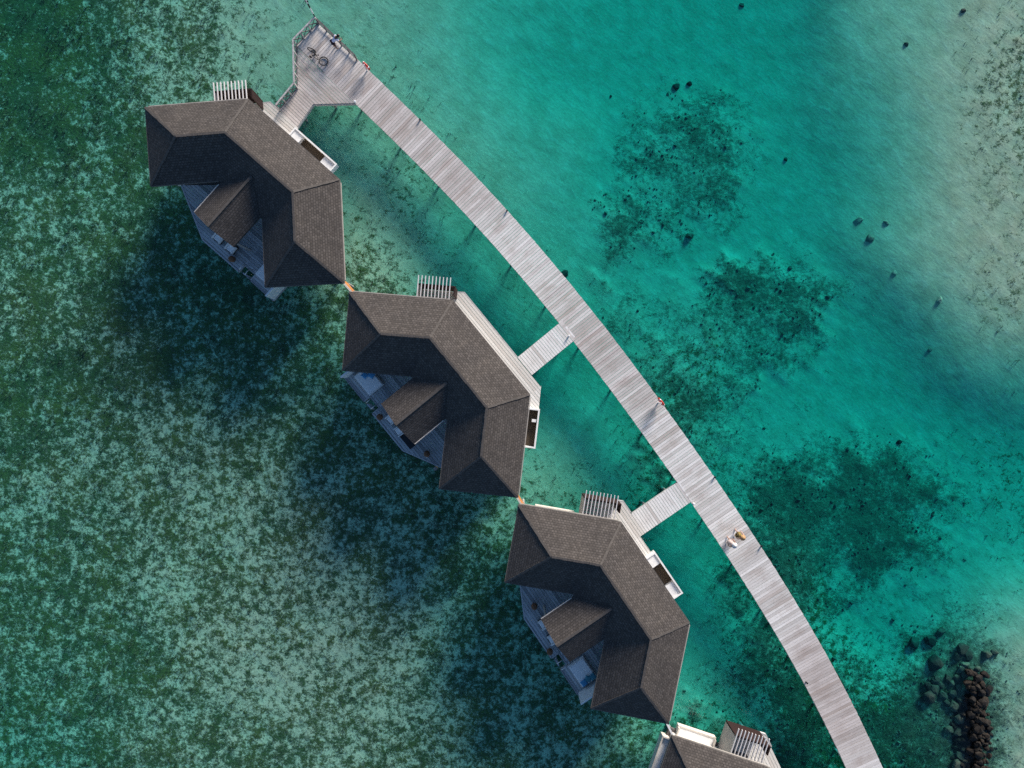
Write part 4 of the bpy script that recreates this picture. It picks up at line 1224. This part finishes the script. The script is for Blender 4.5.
def seagrass():
    r = np.random.default_rng(11)
    n = 90000
    X = r.uniform(-41, 41, n); Y = r.uniform(-32, 32, n)
    dep, gr, co = bed_fields(X, Y)
    cl = np.array([mnoise.noise(Vector((x * .9, y * .9, 1.3))) + .6 * mnoise.noise(Vector((x * 2.6, y * 2.6, 4.3))) for x, y in zip(X, Y)])
    keep = r.uniform(0, 1, n) < np.clip((gr - .12) * 1.3, 0, 1) * np.clip(.25 + 1.5 * cl, 0, 1) * .8
    X, Y, dep = X[keep], Y[keep], dep[keep]
    m = len(X); nb = 4
    X = np.repeat(X, nb) + r.normal(0, .10, m * nb); Y = np.repeat(Y, nb) + r.normal(0, .10, m * nb); D = np.repeat(dep, nb)
    q = m * nb
    a = r.uniform(0, 2 * pi, q); L = r.uniform(.10, .26, q); w = r.uniform(.012, .03, q); lean_ = r.uniform(.3, 1.0, q)
    L = np.minimum(L, D * .7)
    dx, dy = np.cos(a), np.sin(a)
    z0 = -D - .03
    P0 = np.stack([X - dy * w, Y + dx * w, z0], 1); P1 = np.stack([X + dy * w, Y - dx * w, z0], 1)
    tip = np.stack([X + dx * L * lean_, Y + dy * L * lean_, z0 + L * np.sqrt(np.maximum(0, 1.05 - lean_ ** 2)) + .05], 1)
    V = np.stack([P0, P1, tip + np.stack([dy * w * .4, -dx * w * .4, 0 * w], 1), tip - np.stack([dy * w * .4, -dx * w * .4, 0 * w], 1)], 1)
    F = np.arange(q * 4).reshape(q, 4)
    me = bpy.data.meshes.new('seagrass'); me.from_pydata(V.reshape(-1, 3).tolist(), [], F.tolist())
    mt, nn, ll = newmat('seagrass_blades')
    geo = nn.new('ShaderNodeNewGeometry')
    c = mix(nn, ll, geo.outputs['Random Per Island'], (.022, .042, .018), (.085, .105, .05))
    finish(nn, ll, c, .7)
    me.materials.append(mt)
    o = bpy.data.objects.new('seagrass', me); C.objects.link(o)
    tag(o, 'short green seagrass blades carpeting the shallow bed around the villas', None, None, 'stuff')
    print('grass', q)
seagrass()

# ------------------------------------------------------------------ light, sky, camera
SUN_AZ, SUN_EL = 60.0, 17.5
sd = bpy.data.lights.new('sun', 'SUN'); sd.energy = 5.0; sd.angle = rad(19); sd.color = (1.0, .915, .83)
so = bpy.data.objects.new('sun', sd); C.objects.link(so)
dirv = Vector((cos(rad(SUN_AZ)) * cos(rad(SUN_EL)), sin(rad(SUN_AZ)) * cos(rad(SUN_EL)), sin(rad(SUN_EL))))
so.rotation_euler = dirv.to_track_quat('Z', 'Y').to_euler(); so.location = (0, 0, 60)
w = bpy.data.worlds.new('World'); S.world = w; w.use_nodes = True
nt = w.node_tree; nt.nodes.clear()
sk = nt.nodes.new('ShaderNodeTexSky'); sk.sky_type = 'NISHITA'; sk.sun_disc = False
sk.sun_elevation = rad(SUN_EL); sk.sun_rotation = rad(90 - SUN_AZ); sk.ozone_density = 4.5; sk.dust_density = .4
bg = nt.nodes.new('ShaderNodeBackground'); bg.inputs[1].default_value = .096
ou = nt.nodes.new('ShaderNodeOutputWorld'); nt.links.new(sk.outputs[0], bg.inputs[0]); nt.links.new(bg.outputs[0], ou.inputs[0])

cd = bpy.data.cameras.new('camera'); cd.sensor_width = 36; cd.lens = FPX / 1024 * 36; cd.clip_end = 8000; cd.clip_start = .5
co_ = bpy.data.objects.new('camera', cd); C.objects.link(co_); co_.location = (0, 0, CAMZ); co_.rotation_euler = (0, 0, 0)
S.camera = co_
S.view_settings.view_transform = 'Standard'; S.view_settings.look = 'None'; S.view_settings.exposure = .74; S.view_settings.gamma = 1
S.view_settings.use_curve_mapping = False
S.render.engine = 'CYCLES'
S.cycles.use_denoising = False
S.cycles.max_bounces = 5; S.cycles.diffuse_bounces = 2; S.cycles.glossy_bounces = 2; S.cycles.transparent_max_bounces = 12
